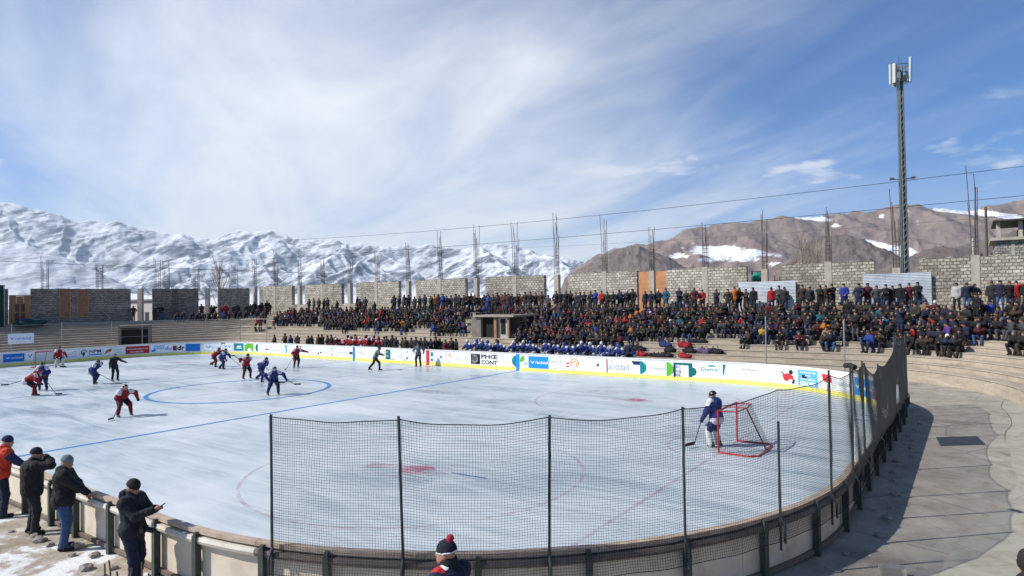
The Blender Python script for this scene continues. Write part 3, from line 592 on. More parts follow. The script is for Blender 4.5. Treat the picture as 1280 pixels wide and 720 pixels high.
advert(11.36, 12.02, .36, .98, None, [('t','d','black',.0,.1,.75,.52,.04),('t','r','black',.60,.1,.52,.34,.04)])
advert(12.06, 13.35, .30, .99, 'blue', [('t','randstad','azure',.22,.40,.22,.62,.0)])
advert(13.7, 15.5, .36, .97, None, [('t','randstad','pale',.30,.35,.28,.6,.0), birdmark('azure',.06,.35,.3)])
advert(15.6, 16.45, .36, .97, None, [birdmark('azure',.05,.4,.35), birdmark('azure',.55,.35,.35)])
advert(16.7, 17.85, .30, .99, 'teal', [('p','white',[(.25,.45),(.45,.75),(.55,.6),(.65,.75),(.82,.45)]),('r','white',.25,.3,.55,.08)])
advert(18.0, 19.2, .28, .99, 'green', [('d','white',.55,.0,.42,(0,180)),('r','white',.0,.85,.2,.15)])
advert(19.35, 19.9, .28, .99, None, [('d','dgreen',1.0,.5,.5,(90,270))])
advert(20.8, 21.7, .34, .97, None, [('p','black',[(.2,.3),(.5,.45),(.9,.35),(.9,.25),(.5,.25)]),('o','black',.5,.62,.25,(0,200),.08),('t','Ski','grey',.5,.08,.12,.35)])
advert(21.9, 23.5, .34, .97, None, [('r','black',.0,.2,.04,.1),('r','black',.0,.7,.04,.1),('t','Physio','lilac',.15,.45,.22,.5),('t','Zentrum','lilac',.15,.12,.26,.75)])
advert(23.7, 26.3, .32, 1.0, None, [('r','skyb',.12,.0,.10,1.0),('r','skyb',.72,.0,.10,1.0),('p','orange',[(0,.95),(.12,.95),(.12,.6),(.05,.8)]),('p','red',[(.85,.95),(1,.95),(.92,.6)])])
advert(27.3, 27.7, .36, .96, None, [('r','grey',.4,.25,.25,.6)])
advert(28.2, 30.3, .28, .98, None, [('d','black',.12,.2,.14,(0,360)),('d','black',.28,.25,.2,(0,180)),('r','grey',.3,.75,.06,.06),('d','grey',.6,.35,.1,(0,360)),('r','grey',.45,.6,.2,.04),('r','black',.93,.05,.05,.18),('r','black',.93,.5,.05,.1),('r','black',.93,.8,.05,.15)])
advert(30.7, 32.25, .34, .97, None, [('t','randstad','sky',.16,.3,.26,.75)])
advert(32.3, 32.75, .36, .97, None, [('r','navy',.1,.2,.8,.35),('r','grey',.1,.75,.5,.1)])
PS = lambda s: s+HL-CR+(HW-CR)+ARC
def far(s0, s1, *a, **k): return advert(PS(s0), PS(s1), *a, **k)
far(-7.6,-6.2,.34,.97,None,[('t','Bau','lilac',.25,.35,.3,.5),('r','grey',.05,.4,.05,.2)])
far(-4.6,-4.4,.32,1.0,'yellow',[('r','white',.3,.0,.4,1)])
far(-4.3,-3.8,.26,.99,'dgreen',[('r','grey',.1,.7,.5,.1),('r','lilac',.1,.3,.5,.1)])
far(-3.75,-2.0,.28,.98,None,[('t','Chalet','pale',.18,.55,.22,.42),('t','Alpin','lilac',.3,.2,.2,.4),('o','lilac',.68,.5,.28,(0,360),.06),('d','black',.97,.85,.08,(0,360)),('p','black',[(.9,.1),(1,.1),(1,.4),(.95,.3)]),('r','black',.0,.0,.25,.04),('r','black',.75,.0,.2,.04)])
far(.25,.6,.30,.98,None,[('r','teal',.1,.55,.7,.4),('r','teal',.1,.05,.7,.22)])
FLAKE = [('o','pale',.5,.5,.44,(0,360),.05)]+[('p','lilac',[(.5+.02*math.sin(rad(a_)),.5-.03*math.cos(rad(a_))),(.5+.34*math.cos(rad(a_)),.5+.42*math.sin(rad(a_))),(.5-.02*math.sin(rad(a_)),.5+.03*math.cos(rad(a_)))]) for a_ in range(0,360,45)]+[('d','navy',.5,.5,.12,(0,360))]
far(.85,1.7,.30,.98,None,FLAKE)
far(1.9,2.35,.26,.98,None,[('p','orange',[(.1,.55),(.3,.95),(.5,.95),(.8,.55),(.6,.55),(.4,.8),(.25,.55)]),('r','grey',.2,.1,.5,.05)])
far(2.4,3.75,.32,.98,None,[('t','Immobilien','pale',.1,.62,.14,.5),('t','Treuhand','lilac',.1,.3,.2,.62),('o','lilac',.88,.45,.2,(0,360),.08)])
far(4.0,6.25,.24,1.0,None,[('r','black',.0,.04,.36,.92),('r','white',.045,.11,.27,.78),('p','black',[(.2,.11),(.34,.11),(.34,.89),(.2,.89),(.27,.7),(.27,.3)]),('o','black',.165,.5,.16,(0,360),.06),('t','PHŒ','black',.40,.56,.38,.60,.035),('t','CONT','black',.40,.06,.38,.60,.035)])
far(7.15,7.8,.24,1.0,None,[('d','teal',1.0,.5,.48,(90,270))])
far(8.1,8.68,.24,1.0,None,[('d','green',.55,.55,.45,(90,200)),('d','sky',.9,.2,.3,(90,180))])
far(8.75,10.25,.22,.97,'azure',[('t','randstad','white',.36,.38,.28,.62,.012),birdmark('white',.10,.40,.2)])
far(10.3,11.45,.20,.98,None,[('t','Druckereizentrum','grey',.0,.84,.10,.95,.0),('t','Reich AG','grey',.0,.52,.24,.98,.01),('t','und Sohn','grey',.05,.28,.12,.9,.0),('t','www.reich.ag','black',.25,.06,.10,.7,.0)])
far(11.5,11.78,.34,.80,None,[('r','red',.1,.55,.8,.2),('r','red',.1,.15,.8,.2)])
far(11.82,12.42,.22,.98,None,[('o','orange',.5,.58,.40,(-60,240),.09),('o','orange',.5,.55,.24,(-60,200),.09),('r','grey',.15,.02,.5,.05)])
far(13.3,14.15,.26,.98,None,FLAKE)
far(14.3,14.37,.16,1.0,'maroon',[])
far(14.42,15.75,.24,.98,None,[('t','The','navy',.12,.84,.12,.1,.0),('t','andstad','grey',.0,.22,.52,.98,.008)])
far(15.9,16.75,.22,1.0,None,[('p','navy',[(.0,.95),(.62,.95),(.62,.68),(.15,.68)]),('d','teal',.62,.5,.48,(-90,90)),('r','grey',.1,.4,.4,.02),('r','grey',.1,.1,.4,.02)])
far(16.9,17.95,.30,.96,None,[('t','randstad','grey',.28,.32,.30,.7,.0),birdmark('sky',.02,.38,.18)])
far(18.0,18.35,.2,1.0,None,[('d','green',.05,.5,.5,(-90,90))])
far(18.42,19.8,.18,1.0,None,[('r','dgreen',.0,.82,.78,.16),('r','dgreen',.62,.0,.16,.85),('d','dgreen',.78,.42,.28,(-90,90)),('r','navy',.0,.0,.10,.82),('t','RC','navy',.12,.58,.2,.2),('t','ca','navy',.12,.30,.2,.2),('t','BE','navy',.12,.05,.2,.2)])
far(19.95,20.9,.42,.98,None,[('t','Domus','teal',.02,.32,.36,.96,.012),('p','teal',[(.35,.75),(.5,.9),(.75,.9),(.9,.75)])])
far(21.15,21.28,.42,.98,'dgreen',[('p','white',[(.4,.0),(1,.0),(1,.95)])])
SH = -.1
advert(62.95+SH, 63.95+SH, .48, .92, None, [('t','HC Nomad','black',.05,.55,.28,.75,.0),('t','cup','grey',.1,.1,.2,.2)])
advert(65.05+SH, 65.9+SH, .28, .98, None, [('d','black',.66,.78,.17,(0,360)),('p','red',[(.2,.2),(.1,.55),(.45,.7),(.8,.55),(.85,.25),(.6,.3),(.4,.1)]),('p','black',[(0,.75),(.06,.8),(.35,.55),(.3,.48)]),('p','black',[(.7,.0),(.88,.0),(.92,.3),(.78,.3)])])
advert(66.0+SH, 67.1+SH, .20, 1.0, 'skyb', [('t','WHERE BETTER','white',.08,.80,.10,.84,.01),('t','AND','white',.35,.62,.10,.3,.01),('r','black',.2,.50,.25,.2),('t','ARE COMING','white',.12,.40,.10,.76,.01),('t','GROW','white',.1,.06,.26,.8,.03)])
advert(67.35+SH, 67.95+SH, .15, .96, None, [('p','red',[(.0,.95),(.9,.95),(1.0,.55),(.7,.45),(.4,.5),(.1,.6)]),('r','white',.35,.6,.3,.2),('p','red',[(.5,.0),(.7,.0),(.75,.4),(.55,.4)])])
advert(68.25+SH, 69.1+SH, .30, .95, None, [('t','randstad','grey',.1,.3,.3,.85,.0)])
advert(69.4+SH, 70.75+SH, .24, 1.0, 'azure', [('t','randstad','white',.34,.36,.28,.62,.01),birdmark('white',.06,.4,.2)])
advert(70.77+SH, 71.1+SH, .24, 1.0, 'maroon', [('t','Y','white',.2,.4,.3,.7)])
# line markers on the far boards
for s_, c_, w_ in ((-7.9,'blue',.22),(0,'red',.28),(7.9,'teal',.26)):
    q, f = quad_strip(w_, BH-.0, 1); o = on_boards('line_marker', (q, f), PS(s_)-w_/2, .012, .016, ink(c_ if c_ != 'teal' else 'azure'))
# --------------------------------------------------------------- an open gate leaf by the far right corner
gt = RINK('board_gate', 'black rink gate leaf at the far right corner beside the blue panel', 'gate')
v, f = sweep(71.10, 71.95, [(-.045,.03),(-.045,BH+.03),(-.013,BH+.03),(-.013,.03)], 3); obj('leaf', mesh_of('leaf', v, f, M('gate_black', (.012,.012,.013), .6, .3)), gt)
for z_ in (.35, .85):
    v, f = sweep(71.94, 72.04, [(-.05,z_),(-.05,z_+.1),(-.01,z_+.1),(-.01,z_)], 1); obj('hinge', mesh_of('hinge', v, f, M('gate_hinge', (.10,.10,.10), .5, .2)), gt)
# --------------------------------------------------------------- safety net
M_NET = M('net_twine', (.02,.022,.024), .85, .2); M_NPOST = M('net_post_steel', (.05,.065,.07), .45, .3, 5, metal=.3)
net = RINK('safety_net', 'black mesh safety net on steel posts around the near rounded end of the rink', 'safety net')
POSTS = [(98.45,1.86,.0),(96.5,1.88,.02),(94.55,1.86,-.02),(92.55,1.86,.0),(90.65,1.46,.0),(88.95,2.12,.0),(87.35,2.08,.06),(85.75,2.02,.05),(83.1,1.72,.03),(79.0,2.2,0),(76.8,1.9,0),(74.6,2.0,0),(72.6,1.9,0)]
tops = []
for p, hgt, lean in POSTS:
    q = outline(p, .16, BH); tn = (outline(p+.05)-outline(p-.05)).normalized()
    tp = q+Vector((0,0,hgt))+tn*lean*hgt; tops.append((p, q, tp))
    b = MB(); b.tube([q+Vector((0,0,-.55)), q+Vector((0,0,-.05)), tp], .0195, 8); o = b.build('post', M_NPOST, net)
    b = MB(); b.tube([outline(p,.24,BH-.42), outline(p,.24,BH-.16), outline(p,.16,BH-.02)], .020, 6); b.build('bracket', M_NPOST, o)
def net_height(pa, ha, pb, hb, u, sag): return ha+(hb-ha)*u-sag*4*u*(1-u)
SPANS = []
anch = [(98.45,1.84),(96.5,1.84),(94.55,1.83),(92.55,1.84),(90.7,1.96),(88.95,2.02),(87.35,2.0),(85.75,1.98),(83.1,1.66),(79.0,1.95),(76.8,1.78),(74.6,1.82),(72.6,1.8)]
rn = random.Random(21)
CELL = .037; TWR = .0025
for (pa, ha), (pb, hb) in zip(anch, anch[1:]):
    L_ = pa-pb; nx = max(6, int(L_/CELL)); sag = rn.uniform(.04, .10) if L_ < 2.5 else .22
    low = -.36
    def pt(u, v):
        hh = net_height(pa, ha, pb, hb, u, sag)
        z = BH+low+(hh-low)*v
        off = .185+.030*math.sin(math.pi*u)*math.sin(math.pi*min(1, v*1.2))+.010*math.sin(9*u+5*v+pa)+(.06 if v < .12 else 0)*(1-v/.12)
        return outline(pa-L_*u+.012*math.sin(7*v+11*u), off, z+.006*math.sin(13*u+pa))
    ny = int((BH+ha-BH-low)/CELL); b = MB()
    for i in range(nx+1): b.tube([pt(i/nx, j/10) for j in range(11)], TWR, 3, caps=False)
    for j in range(1, ny): b.tube([pt(i/(nx//2), j/ny) for i in range(nx//2+1)], TWR, 3, caps=False)
    o = b.build('net_panel', M_NET, net)
    b = MB(); b.tube([pt(i/nx, 1) for i in range(nx+1)], .008, 5); b.build('edge_rope', M_NET, o); b = MB(); b.tube([pt(i/nx, 0) for i in range(nx+1)], .006, 5); b.build('edge_rope', M_NET, o)
# bundled net tied up at one post
q = tops[6][2]
b = MB(); b.tube([q+Vector((-.10,.05,-.02)), q+Vector((0,0,.0)), q+Vector((.1,-.1,-.03))], .05, 7); b.build('net_knot', M_NET, net)
# --------------------------------------------------------------- thin poles behind the far boards
def pole(s, t, z0, hgt, label, r=.03, group='thin steel poles behind the far boards'):
    th = thing('steel_pole', label, 'pole', W(s, t, z0), AX, group)
    b = MB(); b.tube([(0,0,0),(.02,0,hgt)], r, 7); b.build('shaft', M('galvanised', (.32,.33,.34)), th)
    b = MB(); b.box(-.09,.09,-.09,.09,0,.02); b.build('base_plate', M('galvanised', (.3,.3,.3)), th)
pole(23.0, 15.9, GZ, 3.3, 'thin steel pole behind the far boards below the small metal sheet', .035)
pole(27.0, 14.1, GZ, 3.2, 'thin steel pole behind the far boards beside the blue slogan panel', .035)
RAILP = []
nms = ['behind the far left goal', 'right of the white sign', 'left of the tunnel mouth', 'right of the tunnel mouth', 'between the tunnel mouth and the sunlit steps', 'under the group sitting in the left corner', 'where the sunlit steps begin']
for i, p in enumerate((-.4, 3.2, 6.9, 8.8, 13., 15.6, 18.)):
    q = outline(p, 2.6); RAILP.append(q)
    pole(q.x, q.y, GZ, 3.1, 'thin grey rail post '+nms[i], .03, 'rail posts behind the far left boards')
hr = RINK('wire_rail', 'grey wire rails strung between thin posts before the left stand', 'railing')
for z in (1.55, 2.25, 2.95):
    b = MB(); b.tube([(v_.x, v_.y, GZ+z) for v_ in RAILP], .012, 5); b.build('wire', M('galvanised', (.3,.3,.3)), hr)
# white sign on two legs in front of the left stand
q = outline(.05, 2.0); sg = thing('sponsor_sign', 'white sign with blue lettering before the far left stand', 'sign', W(q.x, q.y, GZ), AX+rad(75))
b = MB(); b.box(-.85,.85,-.02,.02,1.45,2.30); brd = b.build('board', M('sign_white', (.62,.70,.80), .5, .1), sg)
v, f, tw = text_verts('randstad', .30, .006); obj('lettering', mesh_of('lettering', [(x*1.0/tw-.34, -.026, y*.8+1.78) for x, y in v], f, ink('azure')), brd)
v = [(-.74,-.026,2.0),(-.68,-.026,2.0),(-.60,-.026,1.88),(-.52,-.026,2.0),(-.46,-.026,2.0),(-.57,-.026,1.80),(-.63,-.026,1.80)]; obj('bird_mark', mesh_of('bird_mark', v, [tuple(range(7))[::-1]], ink('azure')), brd)
for x in (-.7, .7): b = MB(); b.box(x-.03, x+.03, .02, .08, 0, 2.25); b.build('leg', M('galvanised', (.3,.3,.3)), sg)
# --------------------------------------------------------------- goals
def goal(s, t, rz, label):
    g = thing('hockey_goal', label, 'goal', W(s, t, LZ), AX+rz)
    MR = M('goal_red', (.42,.016,.03), .35, .1); MN = M('goal_net', (.08,.08,.09), .9, .1)
    # local: mouth along y at x=0, depth to +x
    for y in (-.915, .915): b = MB(); b.tube([(0,y,0),(0,y,1.22)], .03, 8); b.build('post', MR, g)
    b = MB(); b.tube([(0,-.915,1.22),(0,.915,1.22)], .03, 8); b.build('crossbar', MR, g)
    b = MB(); b.tube([(0,-.915,.02),(.85,-.98,.02),(1.08,-.80,.02),(1.12,0,.02),(1.08,.80,.02),(.85,.98,.02),(0,.915,.02)], .028, 8); b.build('base_frame', MR, g)
    b = MB(); b.tube([(0,-.915,1.22),(.50,-.80,1.22),(.56,0,1.22),(.50,.80,1.22),(0,.915,1.22)], .02, 7); b.tube([(0,0,1.22),(.56,0,1.22)], .016, 6); b.build('top_frame', MR, g)
    b = MB(); b.tube([(.56,0,1.22),(1.12,0,.02)], .022, 7); b.build('back_strut', M('goal_strut', (.10,.02,.025), .5), g)
    b = MB(); n = 22
    front = [(.0,-.915),(.50,-.82),(.56,0),(.50,.82),(0,.915)]; back = [(0,-.915),(.95,-.93),(1.12,0),(.95,.93),(0,.915)]
    def lerp(P, u): u *= len(P)-1; k = min(int(u), len(P)-2); a = P[k]; c_ = P[k+1]; w = u-k; return a[0]+(c_[0]-a[0])*w, a[1]+(c_[1]-a[1])*w
    for i in range(45):
        u = i/44; a = lerp(front, u); c_ = lerp(back, u); b.tube([(a[0],a[1],1.2),(c_[0],c_[1],.03)], .0022, 3, caps=False)
    for j in range(1, n):
        w = j/n; b.tube([((lerp(front,i/24)[0]*(1-w)+lerp(back,i/24)[0]*w), (lerp(front,i/24)[1]*(1-w)+lerp(back,i/24)[1]*w), 1.2*(1-w)+.03*w) for i in range(25)], .0022, 3, caps=False)
    b.build('netting', MN, g)
goal(25.85, 0, 0, 'red hockey goal on the near right ice seen from the side')
goal(-25.85, 0, math.pi, 'dark red hockey goal at the far left end of the ice')
# --------------------------------------------------------------- mobile phone tower
tw_ = thing('phone_tower', 'tall slim lattice mobile phone tower with white panel antennas', 'tower', W(28.4, 30.0, -.2), AX+.3)
M_TOW = M('tower_grey_green', (.10,.125,.12), .5, .3, 3, metal=.3); TH = 19.9
def tr(z): return .27-.10*z/TH
for k in range(4):
    a = rad(45+90*k); b = MB(); b.tube([(tr(z)*math.cos(a), tr(z)*math.sin(a), z) for z in np.linspace(0, TH, 9)], .045, 6); b.build('leg', M_TOW, tw_)
b = MB(); z = .3; s_ = 0
while z < TH-.4:
    z2 = z+.42
    for k in range(4):
        a, c_ = rad(45+90*k), rad(135+90*k); A_ = (tr(z)*math.cos(a), tr(z)*math.sin(a), z); B_ = (tr(z2)*math.cos(c_), tr(z2)*math.sin(c_), z2); C_ = (tr(z)*math.cos(c_), tr(z)*math.sin(c_), z)
        b.tube([A_, B_], .018, 4); b.tube([A_, C_], .016, 4)
    z = z2
b.build('bracing', M_TOW, tw_)
b = MB(); b.tube([(.02,.0,0),(.02,0,TH-.3)], .075, 8); b.build('cable_bundle', M('cable_dark', (.05,.055,.06), .6), tw_)
b = MB(); b.tube([(-.06,-.14,0),(-.06,-.10,TH)], .05, 6); b.build('feeder', M('feeder_pale', (.35,.38,.38), .5), tw_)
b = MB()
for k in range(3):
    th = np.linspace(0, 2*math.pi, 17); b.tube([(.52*math.cos(t_), .52*math.sin(t_), TH-1.1+.55*k) for t_ in th], .025, 5)
for k in range(6):
    a = rad(60*k); b.tube([(0,0,TH-1.1),(.52*math.cos(a),.52*math.sin(a),TH-1.1)], .022, 5); b.tube([(.52*math.cos(a),.52*math.sin(a),TH-1.15),(.52*math.cos(a),.52*math.sin(a),TH+.05)], .022, 5)
b.build('head_frame', M_TOW, tw_)
for k, (a, lean) in enumerate(((195,-.14),(225,-.06),(330,.05),(350,.04),(80,0),(110,0))):
    b = MB(); x, y = .60*math.cos(rad(a)), .60*math.sin(rad(a)); mt = Matrix.Translation((x, y, TH-1.2)) @ Matrix.Rotation(rad(a)-rad(90), 4, 'Z') @ Matrix.Rotation(lean, 4, 'Y') @ Matrix.Rotation(-.06, 4, 'X')
    hh = (1.3,1.25,1.6,1.2,1.2,1.2)[k]; b.box(-.10,.10,-.05,.05,0,hh,0,mt); b.box(-.07,.07,-.08,-.05,.05,hh-.05,0,mt); b.build('panel_antenna', M('antenna_white', (.50,.53,.53), .4, .08), tw_)
for k in range(5):
    a = rad(40+70*k); b = MB(); x, y = .5*math.cos(a), .5*math.sin(a); b.box(x-.09,x+.09,y-.08,y+.08,TH-.95,TH-.55); b.build('radio_unit', M('radio_grey', (.22,.26,.26), .5), tw_)
b = MB()
for z in (TH*.62,):
    for s_ in (-1, 1): b.tube([(0,0,z),(s_*.62,0,z+.06)], .03, 5); b.box(s_*.62-.12, s_*.62+.12, -.12, .12, z+.02, z+.14)
b.build('side_arm', M_TOW, tw_)
for k in range(2): b = MB(); b.tube([(.15*k,.1,TH-.2),(.15*k,.1,TH+.75-.3*k)], .012, 5); b.build('whip_aerial', M_TOW, tw_)
# --------------------------------------------------------------- building at the right, poles and wires
bd = thing('block_building', 'unfinished grey block building behind the wall at far right', 'building', W(36.6, 41, -.3), AX)
M_BB = stone_mat('building_block', (.30,.285,.26), .9)
b = MB(); b.box(-3.2,5,-3,3,0,8.55); b.build('wall', M_BB, bd); b = MB(); b.box(-1.7,5,-2.7,3,8.75,9.6); b.build('upper_wall', M('upper_dark', (.10,.09,.085), .9), bd)
b = MB(); b.box(-3.5,5.2,-3.3,3.2,8.55,8.75); b.build('floor_slab', M_PIL, bd); b = MB(); b.box(-3.3,5.2,-3.6,3.2,9.9,10.0); b.build('roof', M('roof_dark', (.07,.065,.06), .9), bd)
for x in (-3.0,-1.75,.3,2.4): b = MB(); b.box(x-.12,x+.12,-3.05,-2.8,8.75,9.9); b.build('pillar', M_PIL, bd)
for x in (-.9, 1.4): b = MB(); b.box(x-.45,x+.45,-2.78,-2.69,8.85,9.5); b.build('window', M('dark_glass', (.03,.04,.05)), bd)
for x in (-2.2, .4, 2.4): b = MB(); b.box(x-.1,x+.1,-3.02,-2.98,0,8.55); b.build('pilaster', M_PIL, bd)
b = MB(); b.tube([(-3.7,-3.2,0),(-3.7,-3.2,11.0)], .09, 6); b.build('corner_post', M_REBAR, bd)
def upole(s, t, hgt, label, arms=True):
    th = thing('utility_pole', label, 'utility pole', W(s, t, -.35), AX, 'utility poles behind the wall')
    b = MB(); b.tube([(0,0,0),(0,0,hgt)], .10, 7, r1=.07); b.build('shaft', M('pole_concrete', (.42,.41,.39), .9, .15), th)
    if arms:
        b = MB(); b.box(-.9,2.6,-.05,.05,hgt-1.5,hgt-1.38); b.build('crossarm', M_REBAR, th)
        for x in (.5,1.1,1.7): b = MB(); b.tube([(x,0,hgt-1.38),(x,0,hgt-1.15)], .07, 6); b.build('insulator', M('insulator', (.05,.04,.04), .3), th)
upole(32.1, 40, 9.0, 'pale concrete utility pole behind the wall left of the rebar cluster'); upole(34.2, 41, 8.9, 'pale concrete utility pole between rebar cluster and block building', False)
wires = []
def wire(P0, P1, sag, label, r=.02):
    b = MB(); P0, P1 = Vector(P0), Vector(P1); n = 40
    b.tube([P0.lerp(P1, k/n)-Vector((0,0,sag*4*(k/n)*(1-k/n))) for k in range(n+1)], r, 5)
    o = b.build('power_line', M('wire_black', (.03,.03,.035), .6, .1)); o['label'] = label; o['category'] = 'power line'; return o
def pxw(x, y, Y):     # a far point given as tangents of the view
    return Vector(((x-640)/808*Y, Y, CAM_H+(375.2-.01646*(x-640)-y)/808*Y))
wire(pxw(1420,190,36), pxw(360,300,92), .7, 'upper power line crossing the sky behind the phone tower', .018)
wire(pxw(1420,231,37), pxw(250,328,100), .5, 'middle power line crossing before the mountain ridge', .018)
wire(pxw(1400,258,39), pxw(640,310,70), .3, 'thin lower wire in front of the brown mountains', .008)
wire(pxw(-80,322,95), pxw(420,342,100), .2, 'power line crossing before the snowy mountains at left', .03)
# --------------------------------------------------------------- bare poplars behind the wall
def poplar(s, t, hgt, label, seed, spread=.16, nb=46):
    r = random.Random(seed); th = thing('bare_tree', label, 'tree', W(s, t, -.35), 0, 'bare trees behind the wall')
    MT = M('bare_bark', (.26,.21,.16), .9, .3)
    b = MB(); b.tube([(0,0,0),(.05,0,hgt*.4),(0,.05,hgt*.75),(.03,0,hgt)], hgt*.022, 6, r1=.015); b.build('trunk', MT, th)
    b = MB()
    for k in range(nb):
        z = hgt*(.28+.66*k/nb); a = r.uniform(0, 6.28); ln = hgt*spread*r.uniform(.7, 1.3)*(1.1-.6*k/nb)*1.6
        p = Vector((0,0,z)); d = Vector((math.cos(a)*.42, math.sin(a)*.42, 1)).normalized()
        q = p+d*ln; b.tube([p, p+d*ln*.5+Vector((0,0,-.03*ln)), q], .03, 4, r1=.010)
        for j in range(5):
            e = p+d*ln*r.uniform(.3, .95); dd = (d+Vector((r.uniform(-.5,.5), r.uniform(-.5,.5), .3))).normalized(); b.tube([e, e+dd*ln*.35], .014, 3, r1=.005, caps=False)
    b.build('crown', MT, th)
p_ = lambda x, Y: (lambda X: ((X-RC[0])*CA+(Y-RC[1])*SA, -(X-RC[0])*SA+(Y-RC[1])*CA))((x-640)/808*Y)
for i, (x, Y, hh, lb) in enumerate(((274,104,11.5,'bare tree behind the gap beside the sunlit corner panel'),(1003,105,15,'tall bare poplar left of the thick rebar bundle'),(1013,108,14,'middle bare poplar of the row before the brown hill'),(1023,104,14.4,'bare poplar touching the rebar at the right of its row'),(996,112,13,'shortest bare poplar at the left of its row'))):
    poplar(*p_(x, Y), hh, lb, i+3, .16 if x > 500 else .24, 46)
# --------------------------------------------------------------- mountains: crests and spurs with planar faces, then weathered
def elev(prof):      # skyline as a tangent of elevation against the tangent of azimuth
    xs = np.array([(p[0]-640)/808 for p in prof]); ys = np.array([(375.2-.01646*(p[0]-640)-p[1])/808 for p in prof]); return xs, ys
def grid_mesh(name, X, Y, Z, mat, attr=None):
    nu, ny = X.shape; v = np.stack([X, Y, Z], 2).reshape(-1, 3); idx = np.arange(nu*ny).reshape(nu, ny)
    f = np.stack([idx[:-1,:-1], idx[1:,:-1], idx[1:,1:], idx[:-1,1:]], 2).reshape(-1, 4)
    me = bpy.data.meshes.new(name); me.vertices.add(len(v)); me.vertices.foreach_set('co', v.ravel()); me.loops.add(f.size); me.loops.foreach_set('vertex_index', f.ravel().astype(np.int32))
    me.polygons.add(len(f)); me.polygons.foreach_set('loop_start', np.arange(0, f.size, 4, dtype=np.int32)); me.update(calc_edges=True); me.polygons.foreach_set('use_smooth', np.ones(len(f), bool)); me.materials.append(mat)
    if attr is not None:
        at = me.attributes.new('snow', 'FLOAT', 'POINT'); at.data.foreach_set('value', attr(v[:, 0]/v[:, 1], (v[:, 2]-CAM_H)/v[:, 1], v[:, 0], v[:, 1]).astype(np.float32))
    o = obj(name, me); o['kind'] = 'structure'; return o
def ridge_terrain(name, prof, yc, y0, y1, nu, ny, mat, seed, spur=700, sub=420, k=.75, rough=.05, attr=None, wander=.06, sublen=900, base=-.36, shape=1.25, nsub=True):
    r = random.Random(seed); xs, ys = elev(prof); u0, u1 = xs[0], xs[-1]
    U = np.linspace(u0, u1, nu); Vy = y0+(y1-y0)*np.linspace(0, 1, ny)**1.05; Yd = np.broadcast_to(Vy[None, :], (nu, ny)); X = U[:, None]*Yd
    wx = X+.10*spur*fbm(X/spur*1.7, Yd/spur*1.7, 4, seed+3); wy = Yd+.10*spur*fbm(X/spur*1.7+9, Yd/spur*1.7, 4, seed+5)
    Z = np.full((nu, ny), -60.0)
    def crest(u): return yc*(1+wander*float(fbm(np.array([u*2.3]), np.array([seed*1.7]), 3, seed)[0]))
    def seg(a, b, kk):
        zm = max(a[2], b[2]); R = zm/kk+50; yl, yh = min(a[1], b[1])-R, max(a[1], b[1])+R; j0, j1 = np.searchsorted(Vy, yl), np.searchsorted(Vy, yh)
        if j1 <= j0: return
        ym = max(Vy[j0], 1); ul = min((min(a[0], b[0])-R)/y_ for y_ in (ym, max(yh, 1))); uh = max((max(a[0], b[0])+R)/y_ for y_ in (ym, max(yh, 1))); i0, i1 = np.searchsorted(U, ul), np.searchsorted(U, uh)
        if i1 <= i0: return
        px, py = wx[i0:i1, j0:j1]-a[0], wy[i0:i1, j0:j1]-a[1]; dx, dy = b[0]-a[0], b[1]-a[1]; h = ((px*dx+py*dy)/(dx*dx+dy*dy+1e-6)).clip(0, 1)
        d = np.sqrt((px-dx*h)**2+(py-dy*h)**2); z = a[2]+(b[2]-a[2])*h-kk*d*(1-.12*np.exp(-d/300.))
        Z[i0:i1, j0:j1] = np.maximum(Z[i0:i1, j0:j1], z)
    us = np.arange(u0, u1, (spur*.24)/yc); C = []
    for u in us:
        Y = crest(u); C.append((u*Y, Y, CAM_H+float(np.interp(u, xs, ys))*Y*r.uniform(.955, 1.0)))
    for a, b in zip(C, C[1:]): seg(a, b, k)
    i = 0
    while i < len(C):
        a = C[i]; depth = (a[1]-y0)*r.uniform(.7, 1.0); n = 9; x, y, z = a; hd = r.uniform(-.45, .45); pts = [a]
        for q in range(1, n+1):
            hd += r.uniform(-.35, .35); hd *= .9; st = depth/n; x += st*math.sin(hd); y -= st*math.cos(hd); u_ = q/n
            z = a[2]*(1-u_)**shape*(1+.10*r.uniform(-1, 1)*(u_ > .1)); pts.append((x, y, max(z, 2)))
        for p, q in zip(pts, pts[1:]): seg(p, q, k*r.uniform(.9, 1.1))
        if nsub:
            for p, q in zip(pts[:-2], pts[1:]):
                for sd in (-1, 1):
                    for m in range(max(1, int(depth/n/sub))):
                        w = r.random(); s0 = [p[c]+(q[c]-p[c])*w for c in range(3)]; an = math.atan2(q[1]-p[1], q[0]-p[0])+sd*r.uniform(.7, 1.25); L_ = sublen*r.uniform(.5, 1.2)*(s0[2]/max(1, a[2]))**.5; dz = k*L_*r.uniform(.62, .80)
                        b1 = (s0[0]+math.cos(an)*L_*.5, s0[1]+math.sin(an)*L_*.5, s0[2]-dz*.45); an += r.uniform(-.4, .4); b2 = (b1[0]+math.cos(an)*L_*.5, b1[1]+math.sin(an)*L_*.5, s0[2]-dz)
                        seg(s0, b1, k*1.15); seg(b1, b2, k*1.15)
        i += max(1, int(r.uniform(.6, 1.5)*spur/(spur*.24)))
    Hm = max(c[2] for c in C)
    fan = base+(((Yd-y0)/(yc-y0)).clip(0, 1)**1.6)*Hm*.16
    det = fbm(X/spur*5, Yd/spur*4, 6, seed+11, .55); Z = Z+rough*.10*Hm*det*(Z > fan)
    Z = np.maximum(Z, fan)+rough*.02*Hm*det
    Z[:, 0] = base-20; edge = np.minimum(1, np.minimum(U-u0, u1-U)/.02)[:, None]; Z = base-20+(Z-base+20)*edge; Z[:, -1] = base-20
